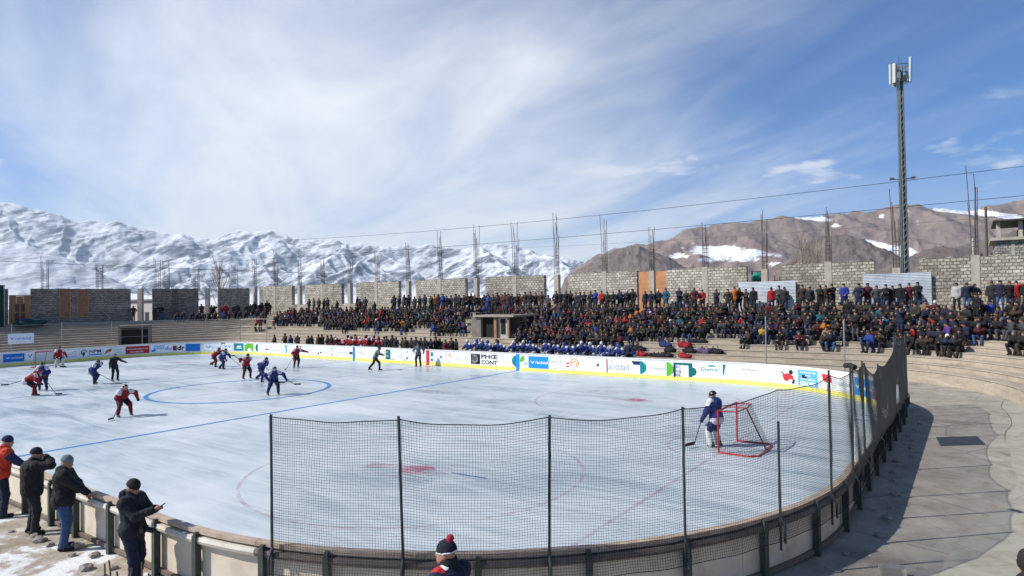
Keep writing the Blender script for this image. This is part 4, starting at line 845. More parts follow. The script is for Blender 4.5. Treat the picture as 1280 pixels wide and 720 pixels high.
    return grid_mesh(name, X, Yd, Z, mat, attr)
def mountain_mat(name, rock, rock2, snow_lo, snow_hi, nscale, use_attr=False, bump=1.0, bscale=.01, bdist=30, streak=(1,1,1), tilt=0, wn=None):
    m = bpy.data.materials.new(name); m.use_nodes = True; t = m.node_tree; L = t.links.new; b = t.nodes['Principled BSDF']; b.inputs['Roughness'].default_value = .95; b.inputs['Specular IOR Level'].default_value = .1
    tc = N(t, 'ShaderNodeTexCoord'); mp0 = N(t, 'ShaderNodeMapping', ins={'Rotation': (0, tilt, 0)}); mp = N(t, 'ShaderNodeMapping', ins={'Scale': streak}); L(tc.outputs['Object'], mp0.inputs[0]); L(mp0.outputs[0], mp.inputs[0])
    n = N(t, 'ShaderNodeTexNoise', ins={'Scale': nscale, 'Detail': 12, 'Roughness': .70, 'Distortion': .4}); L(mp.outputs[0], n.inputs[0])
    n2 = N(t, 'ShaderNodeTexNoise', ins={'Scale': nscale*.25, 'Detail': 5}); L(tc.outputs['Object'], n2.inputs[0])
    sp = N(t, 'ShaderNodeSeparateXYZ')
    nb = N(t, 'ShaderNodeTexNoise', ins={'Scale': bscale, 'Detail': 10, 'Roughness': .7}); L(mp.outputs[0], nb.inputs[0])
    bu = N(t, 'ShaderNodeBump', ins={'Strength': bump, 'Distance': bdist}); L(nb.outputs['Fac'], bu.inputs['Height']); L(bu.outputs[0], b.inputs['Normal'])
    L(bu.outputs[0], sp.inputs[0])
    x = N(t, 'ShaderNodeMix', data_type='RGBA'); x.inputs[6].default_value = (*rock, 1); x.inputs[7].default_value = (*rock2, 1)
    r1 = N(t, 'ShaderNodeMapRange', ins={1: .35, 2: .65, 3: 0, 4: 1}); L(n.outputs['Fac'], r1.inputs[0]); L(r1.outputs[0], x.inputs[0])
    # snow lies where the slope is gentle or the mask says so
    if use_attr:
        at = N(t, 'ShaderNodeAttribute', attribute_name='snow'); base = at.outputs['Fac']
    else: base = sp.outputs['Z']
    w1, w2 = wn or ((1.5, .8) if use_attr else (.55, .3))
    a = N(t, 'ShaderNodeMath', operation='MULTIPLY_ADD', ins={1: w1, 2: -w1/2}); L(n.outputs['Fac'], a.inputs[0])
    a2 = N(t, 'ShaderNodeMath', operation='MULTIPLY_ADD', ins={1: w2, 2: -w2/2}); L(n2.outputs['Fac'], a2.inputs[0])
    s1 = N(t, 'ShaderNodeMath', operation='ADD'); L(base, s1.inputs[0]); L(a.outputs[0], s1.inputs[1]); s2 = N(t, 'ShaderNodeMath', operation='ADD'); L(s1.outputs[0], s2.inputs[0]); L(a2.outputs[0], s2.inputs[1])
    mr = N(t, 'ShaderNodeMapRange', interpolation_type='SMOOTHSTEP', ins={1: snow_lo, 2: snow_hi, 3: 0, 4: 1}); L(s2.outputs[0], mr.inputs[0])
    y = N(t, 'ShaderNodeMix', data_type='RGBA'); L(mr.outputs[0], y.inputs[0]); L(x.outputs[2], y.inputs[6]); y.inputs[7].default_value = (.82,.84,.88,1); L(y.outputs[2], b.inputs['Base Color'])
    return m
LEFT = [(-560,235),(-420,250),(-300,228),(-180,246),(-80,240),(0,249),(20,249),(45,261),(75,267),(95,272),(110,275),(140,277),(150,275),(165,283),(185,285),(200,289),(225,290),(245,296),(262,296),(290,288),(310,287),(325,283),(340,284),(352,290),(370,298),(385,300),(400,297),(415,296),(430,302),(455,304),(475,304),(490,307),(510,304),(530,305),(550,305),(575,309),(600,307),(620,303),(640,306),(660,308),(680,315),(700,319),(730,325),(800,330),(900,335)]
M_SNOWM = mountain_mat('snow_mountain', (.055,.07,.10), (.13,.145,.18), .665, .835, .0045, False, .6, .008, 40, (.40,.20,1.5), rad(24), (1.15,.5))
ridge_terrain('mountain', LEFT, 9300, 5000, 11400, 900, 260, M_SNOWM, 4, spur=900, sub=480, k=.70, rough=.16, sublen=1400)
NEARL = [(-560,330),(-300,318),(-150,322),(-40,306),(0,301),(30,303),(55,312),(80,330),(120,352),(160,366),(220,372)]
ridge_terrain('foothill', NEARL, 4900, 3600, 6000, 240, 90, M_SNOWM, 14, spur=520, sub=260, k=.5, rough=.3, sublen=420)
RIGHT = [(700,345),(715,339),(735,331),(760,310),(790,305),(812,300),(845,294),(875,283),(900,277),(930,275),(960,272),(985,265),(1000,268),(1010,270),(1040,263),(1060,264),(1085,262),(1100,259),(1110,256),(1120,252),(1140,250),(1160,253),(1185,256),(1210,262),(1235,258),(1260,250),(1280,245),(1340,232),(1450,240),(1600,225),(1800,250)]
def blobs(L):
    def fn(u, e, X, Y):
        x = 640+808*u; y = 375.2-.01646*(x-640)-e*808; s = np.zeros_like(x)
        for (cx, cy, rx, ry, sh, a) in L:
            dx = x-cx; dy = y-cy-sh*dx; s = np.maximum(s, a*np.exp(-((dx/rx)**2+(dy/ry)**2)))
        return s
    return fn
M_BROWN = mountain_mat('brown_mountain', (.20,.15,.13), (.295,.23,.20), .42, .62, .007, True, .6, .010, 30, (1,1,1), 0, (1.3,.7))
SNOWB = blobs([(905,315,55,9,.05,1.0),(850,320,25,6,0,.75),(1018,272,36,4.5,.12,1.0),(1045,281,12,4,0,.65),(1095,306,30,6,.18,1.05),(1125,314,26,8,.2,1.05),(1103,270,8,6,0,.75),(1225,266,60,3.6,.08,1.0),(1265,272,24,3,.1,.9),(1150,280,4,14,.3,.52),(1138,265,3.5,11,.4,.5),(1163,290,4,12,.3,.5),(905,324,70,5,0,.75),(965,330,24,5,0,.65)])
ridge_terrain('mountain', RIGHT, 4200, 1900, 5600, 700, 170, M_BROWN, 8, spur=620, sub=330, k=.55, rough=.28, sublen=620, attr=SNOWB)
M_ROCK = mountain_mat('dark_rock_hill', (.13,.105,.095), (.21,.175,.155), .95, 1.1, .03, True, .8, .05, 5)
zero = blobs([(0,0,1,1,0,0)])
ridge_terrain('hill', [(690,372),(730,340),(745,328),(765,312),(790,305),(800,306),(815,318),(830,330),(845,340),(880,372)], 2300, 1750, 3000, 200, 90, M_ROCK, 22, spur=130, sub=70, k=.6, rough=.3, sublen=120, attr=zero, wander=.02)
ridge_terrain('hill', [(930,372),(975,345),(1000,328),(1020,311),(1035,297),(1050,287),(1058,290),(1070,304),(1085,315),(1100,324),(1140,342),(1180,372)], 1500, 1150, 2000, 220, 90, M_ROCK, 25, spur=90, sub=45, k=.6, rough=.3, sublen=80, attr=zero, wander=.02)
ridge_terrain('hill', [(1040,372),(1090,350),(1120,335),(1140,322),(1160,310),(1180,305),(1200,306),(1225,300),(1240,296),(1262,290),(1280,284),(1330,276),(1420,290),(1560,300),(1700,372)], 700, 480, 1000, 260, 90, M_ROCK, 28, spur=55, sub=28, k=.55, rough=.3, sublen=45, attr=zero, wander=.02)
# air between: thin, even haze
def haze():
    b = MB(); b.box(-22000, 22000, -3100, 14600, -1.4, 2250)
    m = bpy.data.materials.new('haze'); m.use_nodes = True; t = m.node_tree; t.nodes.clear(); o = N(t, 'ShaderNodeOutputMaterial'); v = N(t, 'ShaderNodeVolumePrincipled')
    v.inputs['Color'].default_value = (.70,.86,1,1); v.inputs['Density'].default_value = HAZE; v.inputs['Anisotropy'].default_value = .2
    t.links.new(v.outputs[0], o.inputs['Volume']); b.build('haze', m, kind='stuff')
HAZE = 4.6e-5
if HAZE: haze()
# --------------------------------------------------------------- figures: smooth-union bodies turned into one continuous surface
def np_mesh(name, v, f, mats, idx=None, smooth=True):
    me = bpy.data.meshes.new(name); f = np.asarray(f, np.int32); v = np.asarray(v, float)
    me.vertices.add(len(v)); me.vertices.foreach_set('co', v.ravel()); me.loops.add(f.size); me.loops.foreach_set('vertex_index', f.ravel())
    me.polygons.add(len(f)); me.polygons.foreach_set('loop_start', np.arange(0, f.size, 4, dtype=np.int32))
    for m in mats: me.materials.append(m)
    if idx is not None: me.polygons.foreach_set('material_index', np.asarray(idx, np.int32))
    me.update(calc_edges=True)
    if smooth: me.polygons.foreach_set('use_smooth', np.ones(len(f), bool))
    return me
def cap(a, b, ra, rb, m=0, k=None): return ('c', np.array(a, float), np.array(b, float), ra, rb, m, k)
def ell(c, r, m=0, R=None, k=None): return ('e', np.array(c, float), np.array(r, float), R, None, m, k)
def prim_d(p, X, Y, Z):
    if p[0] == 'c':
        a, b, ra, rb = p[1:5]; d = b-a; L2 = max(1e-9, float(d@d))
        px, py, pz = X-a[0], Y-a[1], Z-a[2]; h = ((px*d[0]+py*d[1]+pz*d[2])/L2).clip(0, 1)
        return np.sqrt((px-d[0]*h)**2+(py-d[1]*h)**2+(pz-d[2]*h)**2)-(ra+(rb-ra)*h)
    c, r, R = p[1], p[2], p[3]; x, y, z = X-c[0], Y-c[1], Z-c[2]
    if R is not None: x, y, z = R[0,0]*x+R[1,0]*y+R[2,0]*z, R[0,1]*x+R[1,1]*y+R[2,1]*z, R[0,2]*x+R[1,2]*y+R[2,2]*z
    q = np.sqrt((x/r[0])**2+(y/r[1])**2+(z/r[2])**2); g = np.sqrt((x/r[0]**2)**2+(y/r[1]**2)**2+(z/r[2]**2)**2)+1e-9
    return q*(q-1)/g
def pbb(p):
    if p[0] == 'c': r = max(p[3], p[4]); return np.minimum(p[1], p[2])-r, np.maximum(p[1], p[2])+r
    r = max(p[2]); return p[1]-r, p[1]+r
def sdf_mesh(prims, res, k=.03, cuts=()):
    lo = np.min([pbb(p)[0] for p in prims], 0)-2.5*res; hi = np.max([pbb(p)[1] for p in prims], 0)+2.5*res
    n = np.ceil((hi-lo)/res).astype(int)+1; ax = [lo[i]+res*np.arange(n[i]) for i in range(3)]; D = np.full(n, 9.0)
    for p in prims:
        kk = k if p[6] is None else p[6]
        a, b = pbb(p); i0 = np.maximum(0, ((a-kk*1.5-2*res-lo)/res).astype(int)); i1 = np.minimum(n, ((b+kk*1.5+2*res-lo)/res).astype(int)+2)
        sl = tuple(slice(i0[i], i1[i]) for i in range(3)); d = prim_d(p, ax[0][sl[0], None, None], ax[1][None, sl[1], None], ax[2][None, None, sl[2]]); A = D[sl]
        h = (.5+.5*(A-d)/kk).clip(0, 1); D[sl] = A*(1-h)+d*h-kk*h*(1-h)
    for nrm, off in cuts:
        D = np.maximum(D, nrm[0]*ax[0][:, None, None]+nrm[1]*ax[1][None, :, None]+nrm[2]*ax[2][None, None, :]-off)
    D[0] = D[-1] = 1; D[:, 0] = D[:, -1] = 1; D[:, :, 0] = D[:, :, -1] = 1
    S = D < 0
    m = tuple(x-1 for x in D.shape); cnt = np.zeros(m, np.int8)
    for dx in (0, 1):
        for dy in (0, 1):
            for dz in (0, 1): cnt += S[dx:m[0]+dx, dy:m[1]+dy, dz:m[2]+dz]
    act = np.argwhere((cnt > 0) & (cnt < 8)); vid = np.full(m, -1, int); vid[tuple(act.T)] = np.arange(len(act))
    P = np.zeros((len(act), 3)); C = np.zeros(len(act)); x, y, z = act.T
    for axis in range(3):
        for u in (0, 1):
            for w in (0, 1):
                o = [0, 0, 0]; o[(axis+1) % 3] = u; o[(axis+2) % 3] = w; o2 = list(o); o2[axis] = 1
                a = D[x+o[0], y+o[1], z+o[2]]; b = D[x+o2[0], y+o2[1], z+o2[2]]; c = (a < 0) != (b < 0)
                t = np.where(c, a/np.where(c, a-b, 1), 0); pt = np.tile(np.array(o, float), (len(act), 1)); pt[:, axis] += t
                P += pt*c[:, None]; C += c
    V = lo+res*(act+P/C[:, None]); F = []
    for axis in range(3):
        a1, a2 = (axis+1) % 3, (axis+2) % 3
        s0 = [slice(0, d) for d in m]; s1 = list(s0); s0[axis] = slice(0, m[axis]); s1[axis] = slice(1, m[axis]+1)
        e = np.argwhere(S[tuple(s0)] != S[tuple(s1)]); e = e[(e[:, a1] > 0) & (e[:, a2] > 0)]
        if not len(e): continue
        q = []
        for (u, w) in ((1,1),(0,1),(0,0),(1,0)):
            c = e.copy(); c[:, a1] -= u; c[:, a2] -= w; q.append(vid[tuple(c.T)])
        q = np.stack(q, 1); fl = S[tuple(e.T)]; q[~fl] = q[~fl][:, ::-1]; F.append(q)
    F = np.concatenate(F); F = F[(F >= 0).all(1)]
    fc = V[F].mean(1); best = np.full(len(fc), 9.0); mi = np.zeros(len(fc), int)
    for p in prims:
        d = prim_d(p, fc[:, 0], fc[:, 1], fc[:, 2]); s = d < best; best[s] = d[s]; mi[s] = p[5]
    return V, F, mi
V3 = lambda *a: np.array(a, float)
def ik(a, t, l1, l2, hint):
    a, t, hint = V3(*a), V3(*t), V3(*hint); d = t-a; L = max(1e-6, np.linalg.norm(d)); L_ = min(L, (l1+l2)*.999); u = d/L
    x = (l1*l1-l2*l2+L_*L_)/(2*L_); h = math.sqrt(max(0, l1*l1-x*x)); pr = hint-u*(hint@u); pr = pr/max(1e-6, np.linalg.norm(pr))
    return a+u*x+pr*h, a+u*L_
def rotz(v, a): c, s = math.cos(a), math.sin(a); return V3(c*v[0]-s*v[1], s*v[0]+c*v[1], v[2])
def joints(pel=(0,0,.93), lean=0.0, side=0.0, twist=0.0, feet=((-.12,0),(.12,0)), fz=(0,0), toes=(.0,.0), hands=((-.30,.06,.80),(.30,.06,.80)), ehint=((-1,-.6,-.2),(1,-.6,-.2)), khint=((-.15,1,0),(.15,1,0)), head=(0,0), nod=0.0):
    """a figure of 1.74 m facing +Y; hands and feet are targets in the figure's own frame"""
    j = {}; pel = V3(*pel); up = V3(math.sin(side), math.sin(lean)*math.cos(side), math.cos(lean)*math.cos(side)); j['pel'] = pel; j['up'] = up
    rt = rotz((1,0,0), twist); j['rt'] = rt; fw = np.cross(up, rt); fw /= np.linalg.norm(fw); j['fw'] = fw
    j['che'] = pel+up*.36; nk = pel+up*.52; j['nk'] = nk; hy = rotz(V3(0,1,0), twist+head[0]); j['face'] = V3(hy[0]*math.cos(head[1]), hy[1]*math.cos(head[1]), -math.sin(head[1]))
    hu = up*.55+V3(0,0,.45); hu /= np.linalg.norm(hu); j['hd'] = nk+hu*.155+j['face']*.03; 
    for i, s in enumerate('LR'):
        sg = (-1, 1)[i]; sh = pel+up*.45+rt*sg*.185; j['sh'+s] = sh; hp = pel+V3(sg*.095, 0, -.02); j['hi'+s] = hp
        j['el'+s], j['wr'+s] = ik(sh, hands[i], .285, .25, ehint[i])
        fx, fy = feet[i]; an = V3(fx, fy, fz[i]+.085); j['kn'+s], j['an'+s] = ik(hp, an, .43, .42, khint[i])
        a = j['an'+s]; td = rotz((0,1,0), toes[i]); j['toe'+s] = V3(a[0], a[1], a[2]-.035)+td*.15
        w = j['wr'+s]-j['el'+s]; w /= np.linalg.norm(w); j['hdir'+s] = w
    return j
def head_R(j):
    y = j['face']; x = np.cross(y, V3(0,0,1)); x /= np.linalg.norm(x); z = np.cross(x, y); return np.stack([x, y, z], 1)
def hp(j, x, y, z): return j['hd']+head_R(j)@V3(x, y, z)
def body_prims(j, skin=0, under=1, fingers=True):
    R = head_R(j); P = [ell(j['hd'], (.078,.098,.118), skin, R), cap(j['nk'], hp(j,0,-.01,-.05), .058, .05, skin)]
    P += [cap(hp(j,0,.088,.012), hp(j,0,.108,-.022), .010, .017, skin, .012), ell(hp(j,0,.055,-.075), (.05,.05,.045), skin, R), cap(hp(j,-.022,.090,-.052), hp(j,.022,.090,-.052), .010, .010, skin, .01)]
    for s in (-1, 1): P += [ell(hp(j,s*.078,-.005,-.01), (.014,.03,.036), skin, R, .01)]
    P += [cap(j['pel'], j['che'], .125, .135, under), cap(j['shL'], j['shR'], .065, .065, under)]
    for s in 'LR':
        P += [cap(j['sh'+s], j['el'+s], .055, .045, under), cap(j['el'+s], j['wr'+s], .044, .032, skin), cap(j['hi'+s], j['kn'+s], .085, .058, under), cap(j['kn'+s], j['an'+s], .055, .042, under), cap(j['an'+s]-V3(0,0,.03), j['toe'+s], .042, .036, under)]
        w, d = j['wr'+s], j['hdir'+s]
        if fingers:
            sd = np.cross(d, V3(0,0,1)); sd /= max(1e-6, np.linalg.norm(sd)); nn = np.cross(sd, d); sg = -1 if s == 'L' else 1
            P.append(cap(w+d*.015-sd*.014, w+d*.075-sd*.018, .024, .024, skin, .012)); P.append(cap(w+d*.015+sd*.014, w+d*.075+sd*.018, .022, .022, skin, .012))
            for q, ln in zip((-.033,-.011,.011,.031), (.030,.036,.034,.026)):
                a = w+d*.085+sd*q; b = a+d*ln+nn*(-.012); c = b+d*ln*.55-nn*.026; P += [cap(a, b, .0105, .010, skin, .006), cap(b, c, .010, .009, skin, .006)]
            a = w+d*.03-sd*sg*.03; b = a+d*.035-sd*sg*.022; P += [cap(a, b, .013, .012, skin, .008), cap(b, b+d*.032-nn*.012, .012, .010, skin, .008)]
        else: P.append(ell(w+d*.06, (.045,.045,.05), skin))
    return P
def jacket_prims(j, m=0, sl=None, bulk=.0, hood=False, hem=.10, collar=True):
    sl = m if sl is None else sl; up = j['up']; P = [cap(j['pel']-up*hem+V3(0,0,.02), j['che'], .150+bulk, .155+bulk, m, .05), cap(j['che']-j['rt']*.05+up*.04, j['che']+j['rt']*.05+up*.04, .145+bulk, .145+bulk, m, .06), cap(j['shL'], j['shR'], .085+bulk*.6, .085+bulk*.6, m, .05), cap(j['pel']-j['rt']*.06, j['pel']+j['rt']*.06, .15+bulk, .15+bulk, m, .05)]
    for s in 'LR': P += [cap(j['sh'+s], j['el'+s], .080+bulk*.6, .068+bulk*.6, sl, .035), cap(j['el'+s], j['wr'+s]-j['hdir'+s]*.01, .066+bulk*.6, .050+bulk*.3, sl, .03)]
    if collar: P.append(cap(j['nk']-up*.02, j['nk']+up*.05, .085, .08, m, .03))
    if hood: P += [cap(hp(j,-.07,-.075,-.13), hp(j,.07,-.075,-.13), .048, .048, m, .05), ell(hp(j,0,-.085,-.18), (.10,.05,.075), m, None, .04)]
    return P
def trouser_prims(j, m=0, bulk=0.0):
    P = [cap(j['pel']-j['rt']*.05, j['pel']+j['rt']*.05, .135+bulk, .135+bulk, m, .05)]
    for s in 'LR': P += [cap(j['hi'+s], j['kn'+s], .105+bulk, .078+bulk, m, .04), cap(j['kn'+s], j['an'+s]+V3(0,0,.015), .076+bulk, .066+bulk*.6, m, .03)]
    return P
def boot_prims(j, s, m=0):
    a, t = j['an'+s], j['toe'+s]; d = t-a; d = V3(d[0], d[1], 0); d /= max(1e-6, np.linalg.norm(d)); zf = a[2]-.085
    return [cap(a+V3(0,0,.05), a+V3(0,0,-.02), .055, .055, m, .03), cap(V3(a[0],a[1],zf+.045)-d*.05, V3(a[0],a[1],zf+.042)+d*.15, .045, .042, m, .03)]
def hat_prims(j, m=0, band=None, pom=None):
    R = head_R(j); P = [ell(hp(j,0,-.008,.030), (.093,.112,.112), m, R)]
    if pom is not None: P.append(ell(hp(j,0,-.05,.155), (.042,.042,.038), pom, None, .01))
    return P
def hat_cut(j, z=.005, tilt=-.12):
    R = head_R(j); n = R@V3(0, tilt, -1); n /= np.linalg.norm(n); p = hp(j, 0, 0, z); return [(n, float(n@p))]
def sdf_obj(name, prims, res, mats, parent, k=.03, cuts=()):
    V, F, mi = sdf_mesh(prims, res, k, cuts); me = np_mesh(name, V, F, mats, mi)
    if name in ('jacket','coat','trousers','jersey','hockey_pants','sock','scarf') and res < .02:      # folds in the cloth
        nn = np.zeros(len(V)*3); me.vertices.foreach_get('normal', nn); nn = nn.reshape(-1, 3)
        w = fbm(V[:,0]*3+2, V[:,1]*3+V[:,2], 2, 5)*2.2; q = V[:,2]*9+w*2.5
        d = .017*(ridged(V[:,0]*5+w, q, 3, len(V) % 13)-.35)+.007*fbm(V[:,0]*16, V[:,1]*16+V[:,2]*12, 2, 3)
        if name == 'trousers': d = .016*(ridged(V[:,0]*3+w, V[:,2]*11+w*3, 3, 7)-.35)
        V = V+nn*d[:, None]; me.vertices.foreach_set('co', V.ravel()); me.update()
    return obj(name, me, parent)
SKIN = M('skin', (.36,.19,.12), .6, .12, 12)
cl = lambda nm, c, r=.85, b=.25: M('cloth_'+nm, c, r, .22, 9, b, 30)
BLACK = cl('black', (.012,.012,.014)); NAVYD = cl('dark_navy', (.012,.018,.04)); JEANS = cl('jeans', (.035,.075,.17)); GREYB = cl('grey_knit', (.14,.15,.17)); CHAR = cl('charcoal', (.02,.022,.026))
# --------------------------------------------------------------- five people in the foreground
def lab_person(label, loc, rz, group=None): return thing('person', label, 'person', loc, rz, group)
def to_face(d): return math.atan2(d[1], d[0])-math.pi/2
INWARD = to_face((-SA, CA))       # facing the ice across the near boards
def hero(label, loc, rz, j, parts, sc=1.0):
    t = lab_person(label, loc, rz); t.scale = (sc, sc, sc); made = {}
    for nm, pr, mats, cuts, k in parts: made[nm] = sdf_obj(nm, pr, .0115, mats, t, k, cuts)
    return t, made
def std_parts(j, jm, tm, hm, bm, bulk=.0, hood=True, jmats=None, hem=.10, jp=None):
    zc = j['pel'][2]-hem
    P = [('body', body_prims(j), [SKIN, tm], (), .02), ('jacket', jp or jacket_prims(j, 0, None, bulk, hood, hem), jmats or [jm], [((0,0,-1), -(zc-.08))], .04), ('trousers', trouser_prims(j), [tm], [((0,0,1), j['pel'][2]+.05)], .03)]
    if hm is not None: P.append(('hat', hat_prims(j), [hm], hat_cut(j), .02))
    for s in 'LR': P.append(('boot', boot_prims(j, s), [bm], [((0,0,-1), 0.0)], .02))
    return P
TZ = GZ
# 1: orange and navy jacket, hands on the rail (left edge of the picture)
j = joints(pel=(0,0,.945), lean=.16, feet=((-.13,-.05),(.15,.02)), toes=(.1,-.2), hands=((-.16,.44,1.02),(.16,.46,1.03)), ehint=((-1,-.5,-.6),(1,-.5,-.6)), head=(-.5,.15))
ORG = cl('orange_red', (.50,.045,.02)); NVY = cl('navy_sleeve', (.02,.025,.09))
hero('man in an orange and navy jacket leaning on the near boards at the left edge', W(15.30,-15.0,TZ), AX-.15, j, std_parts(j, ORG, NAVYD, cl('navy_hat', (.012,.018,.06)), BLACK, .012, True, [ORG, NVY], .08, jacket_prims(j, 0, 1, .012, True, .08)), .97)
# 2: black quilted jacket, hands at the face
j = joints(pel=(0,0,.945), lean=.08, feet=((-.15,-.02),(.15,.03)), toes=(.2,-.35), hands=((-.02,.24,1.52),(.09,.25,1.53)), ehint=((-1,.25,-.7),(1,.25,-.7)), head=(-.25,.05))
jp = jacket_prims(j, 0, None, .02, True, .08)
for q in range(6): jp += [cap(j['pel']+V3(-.07,0,-.05+.085*q), j['pel']+V3(.07,0,-.05+.085*q), .190, .190, 0, .006)]
t, md = hero('man in a black quilted jacket holding something to his face at the near boards', W(17.08,-15.02,TZ), AX-.25, j, std_parts(j, BLACK, CHAR, BLACK, BLACK, .02, True, None, .08, jp), .95)
# 3: black jacket, blue jeans, grey knitted hat
j = joints(pel=(0,0,.945), lean=.06, feet=((-.11,-.02),(.12,.02)), toes=(.0,-.25), hands=((-.05,.36,.98),(.16,.42,1.03)), ehint=((-1,-.4,-.7),(1,-.6,-.6)), head=(-.35,.25))
hero('man in black jacket, blue jeans and grey knitted hat at the near boards', W(18.50,-15.0,TZ), AX-.55, j, std_parts(j, BLACK, JEANS, GREYB, BLACK, .02, True), .97)
# 4: dark jacket and beanie, phone in both hands, camera at the hip
j = joints(pel=(0,-.02,.945), lean=-.02, feet=((-.09,-.02),(.10,.06)), toes=(.1,-.3), hands=((-.05,.36,1.26),(.07,.38,1.28)), ehint=((-.5,-.2,-1),(.5,-.2,-1)), head=(.0,.42))
t4, md = hero('man in dark jacket and black beanie looking at the phone in his hands', W(21.30,-15.05,TZ), AX-1.05, j, std_parts(j, cl('blue_black', (.014,.016,.022)), NAVYD, BLACK, cl('brown_boot', (.06,.025,.02)), .012, True), .97)
WM = Matrix.Translation(W(21.30,-15.05,TZ)) @ Matrix.Rotation(AX-1.05, 4, 'Z') @ Matrix.Scale(.97, 4)
ph = thing('mobile_phone', 'small dark phone held up by the man in the black beanie', 'phone', WM @ Vector((.01,.475,1.31)), AX-1.05)
b = MB(); b.box(-.036,.036,-.006,.006,-.07,.07,0,Matrix.Rotation(-.9,4,'X')); b.build('case', M('phone_black', (.01,.01,.012), .3, 0), ph)
b = MB(); b.box(-.032,.032,-.0075,-.0062,-.064,.064,0,Matrix.Rotation(-.9,4,'X')); b.build('screen', M('phone_glass', (.02,.025,.03), .08, 0), ph)
cm = thing('camera', 'black camera hanging at the hip of the man with the phone', 'camera', WM @ Vector((.10,.25,.98)), AX-1.05)
b = MB(); b.box(-.065,.065,-.03,.03,-.045,.045); b.box(-.025,.025,-.03,.02,.045,.07); b.build('camera_body', M('camera_black', (.012,.012,.013), .45, .1), cm)
b = MB(); b.tube([(0,.03,0),(0,.15,-.02)], .04, 12); b.build('lens', M('camera_black', (.01,.01,.01)), cm)
b = MB(); b.tube([(-.065,0,.03),(-.12,-.13,.28),(-.10,-.20,.50)], .010, 5); b.tube([(.065,0,.03),(.08,-.15,.28),(.04,-.22,.50)], .010, 5); b.build('strap', BLACK, cm)
# 5: navy knitted hat with white band and red bobble, below the net
j = joints(pel=(0,0,.945), head=(.35,.02), hands=((-.28,.10,.85),(.28,.10,.85)), feet=((-.12,0),(.12,.02)))
NV5 = cl('navy_coat', (.012,.018,.045)); RED5 = cl('red_stripe', (.50,.02,.03)); WH5 = cl('white_stripe', (.72,.72,.72))
jp = jacket_prims(j, 0, None, .015, False); up = j['up']
jp += [cap(j['shL']+V3(.05,.02,.05), j['elL']+V3(-.0,.03,.0), .075, .065, 1, .012), cap(j['shL']+V3(.10,.0,.065), j['elL']+V3(.05,.03,.0), .062, .05, 2, .012)]
p5 = std_parts(j, NV5, NAVYD, None, BLACK, .015, False, [NV5, RED5, WH5], .10, jp)
p5 += [('hat', hat_prims(j, 0, None, 1), [cl('navy_knit', (.008,.01,.02)), cl('red_bobble', (.30,.015,.03))], hat_cut(j, .01), .02)]
R_ = head_R(j); hc = hat_cut(j, .01)[0]
p5 += [('hat_band', [ell(hp(j,0,-.008,.028), (.0965,.1155,.114), 0, R_)], [WH5], [hc, (-hc[0], -(hc[1]-.022))], .02), ('scarf', [cap(j['nk']-up*.03, j['nk']+up*.06, .10, .095, 0)], [BLACK], (), .02)]
P5 = (-.72, 6.95)
hero('person in a navy hat with white band and red bobble below the net', (P5[0], P5[1], GZ), .95, j, p5, 1.04)
# 6: dark hooded figure at the bottom right corner
j = joints(pel=(0,0,.945), head=(.2,.1)); P6 = [('body', body_prims(j), [SKIN, CHAR], (), .02), ('coat', jacket_prims(j, 0, None, .02, True, .2)+[ell(hp(j,0,-.015,.01), (.105,.125,.14), 0, head_R(j))], [cl('brown_black', (.022,.017,.015))], [((0,0,-1), -.62)], .05), ('trousers', trouser_prims(j), [CHAR], (), .03)]
for s in 'LR': P6.append(('boot', boot_prims(j, s), [BLACK], [((0,0,-1), 0.0)], .02))
hero('person in a dark brown hood at the bottom right corner on the concourse', (5.33, 6.72, GZ), .5, j, P6, .97)
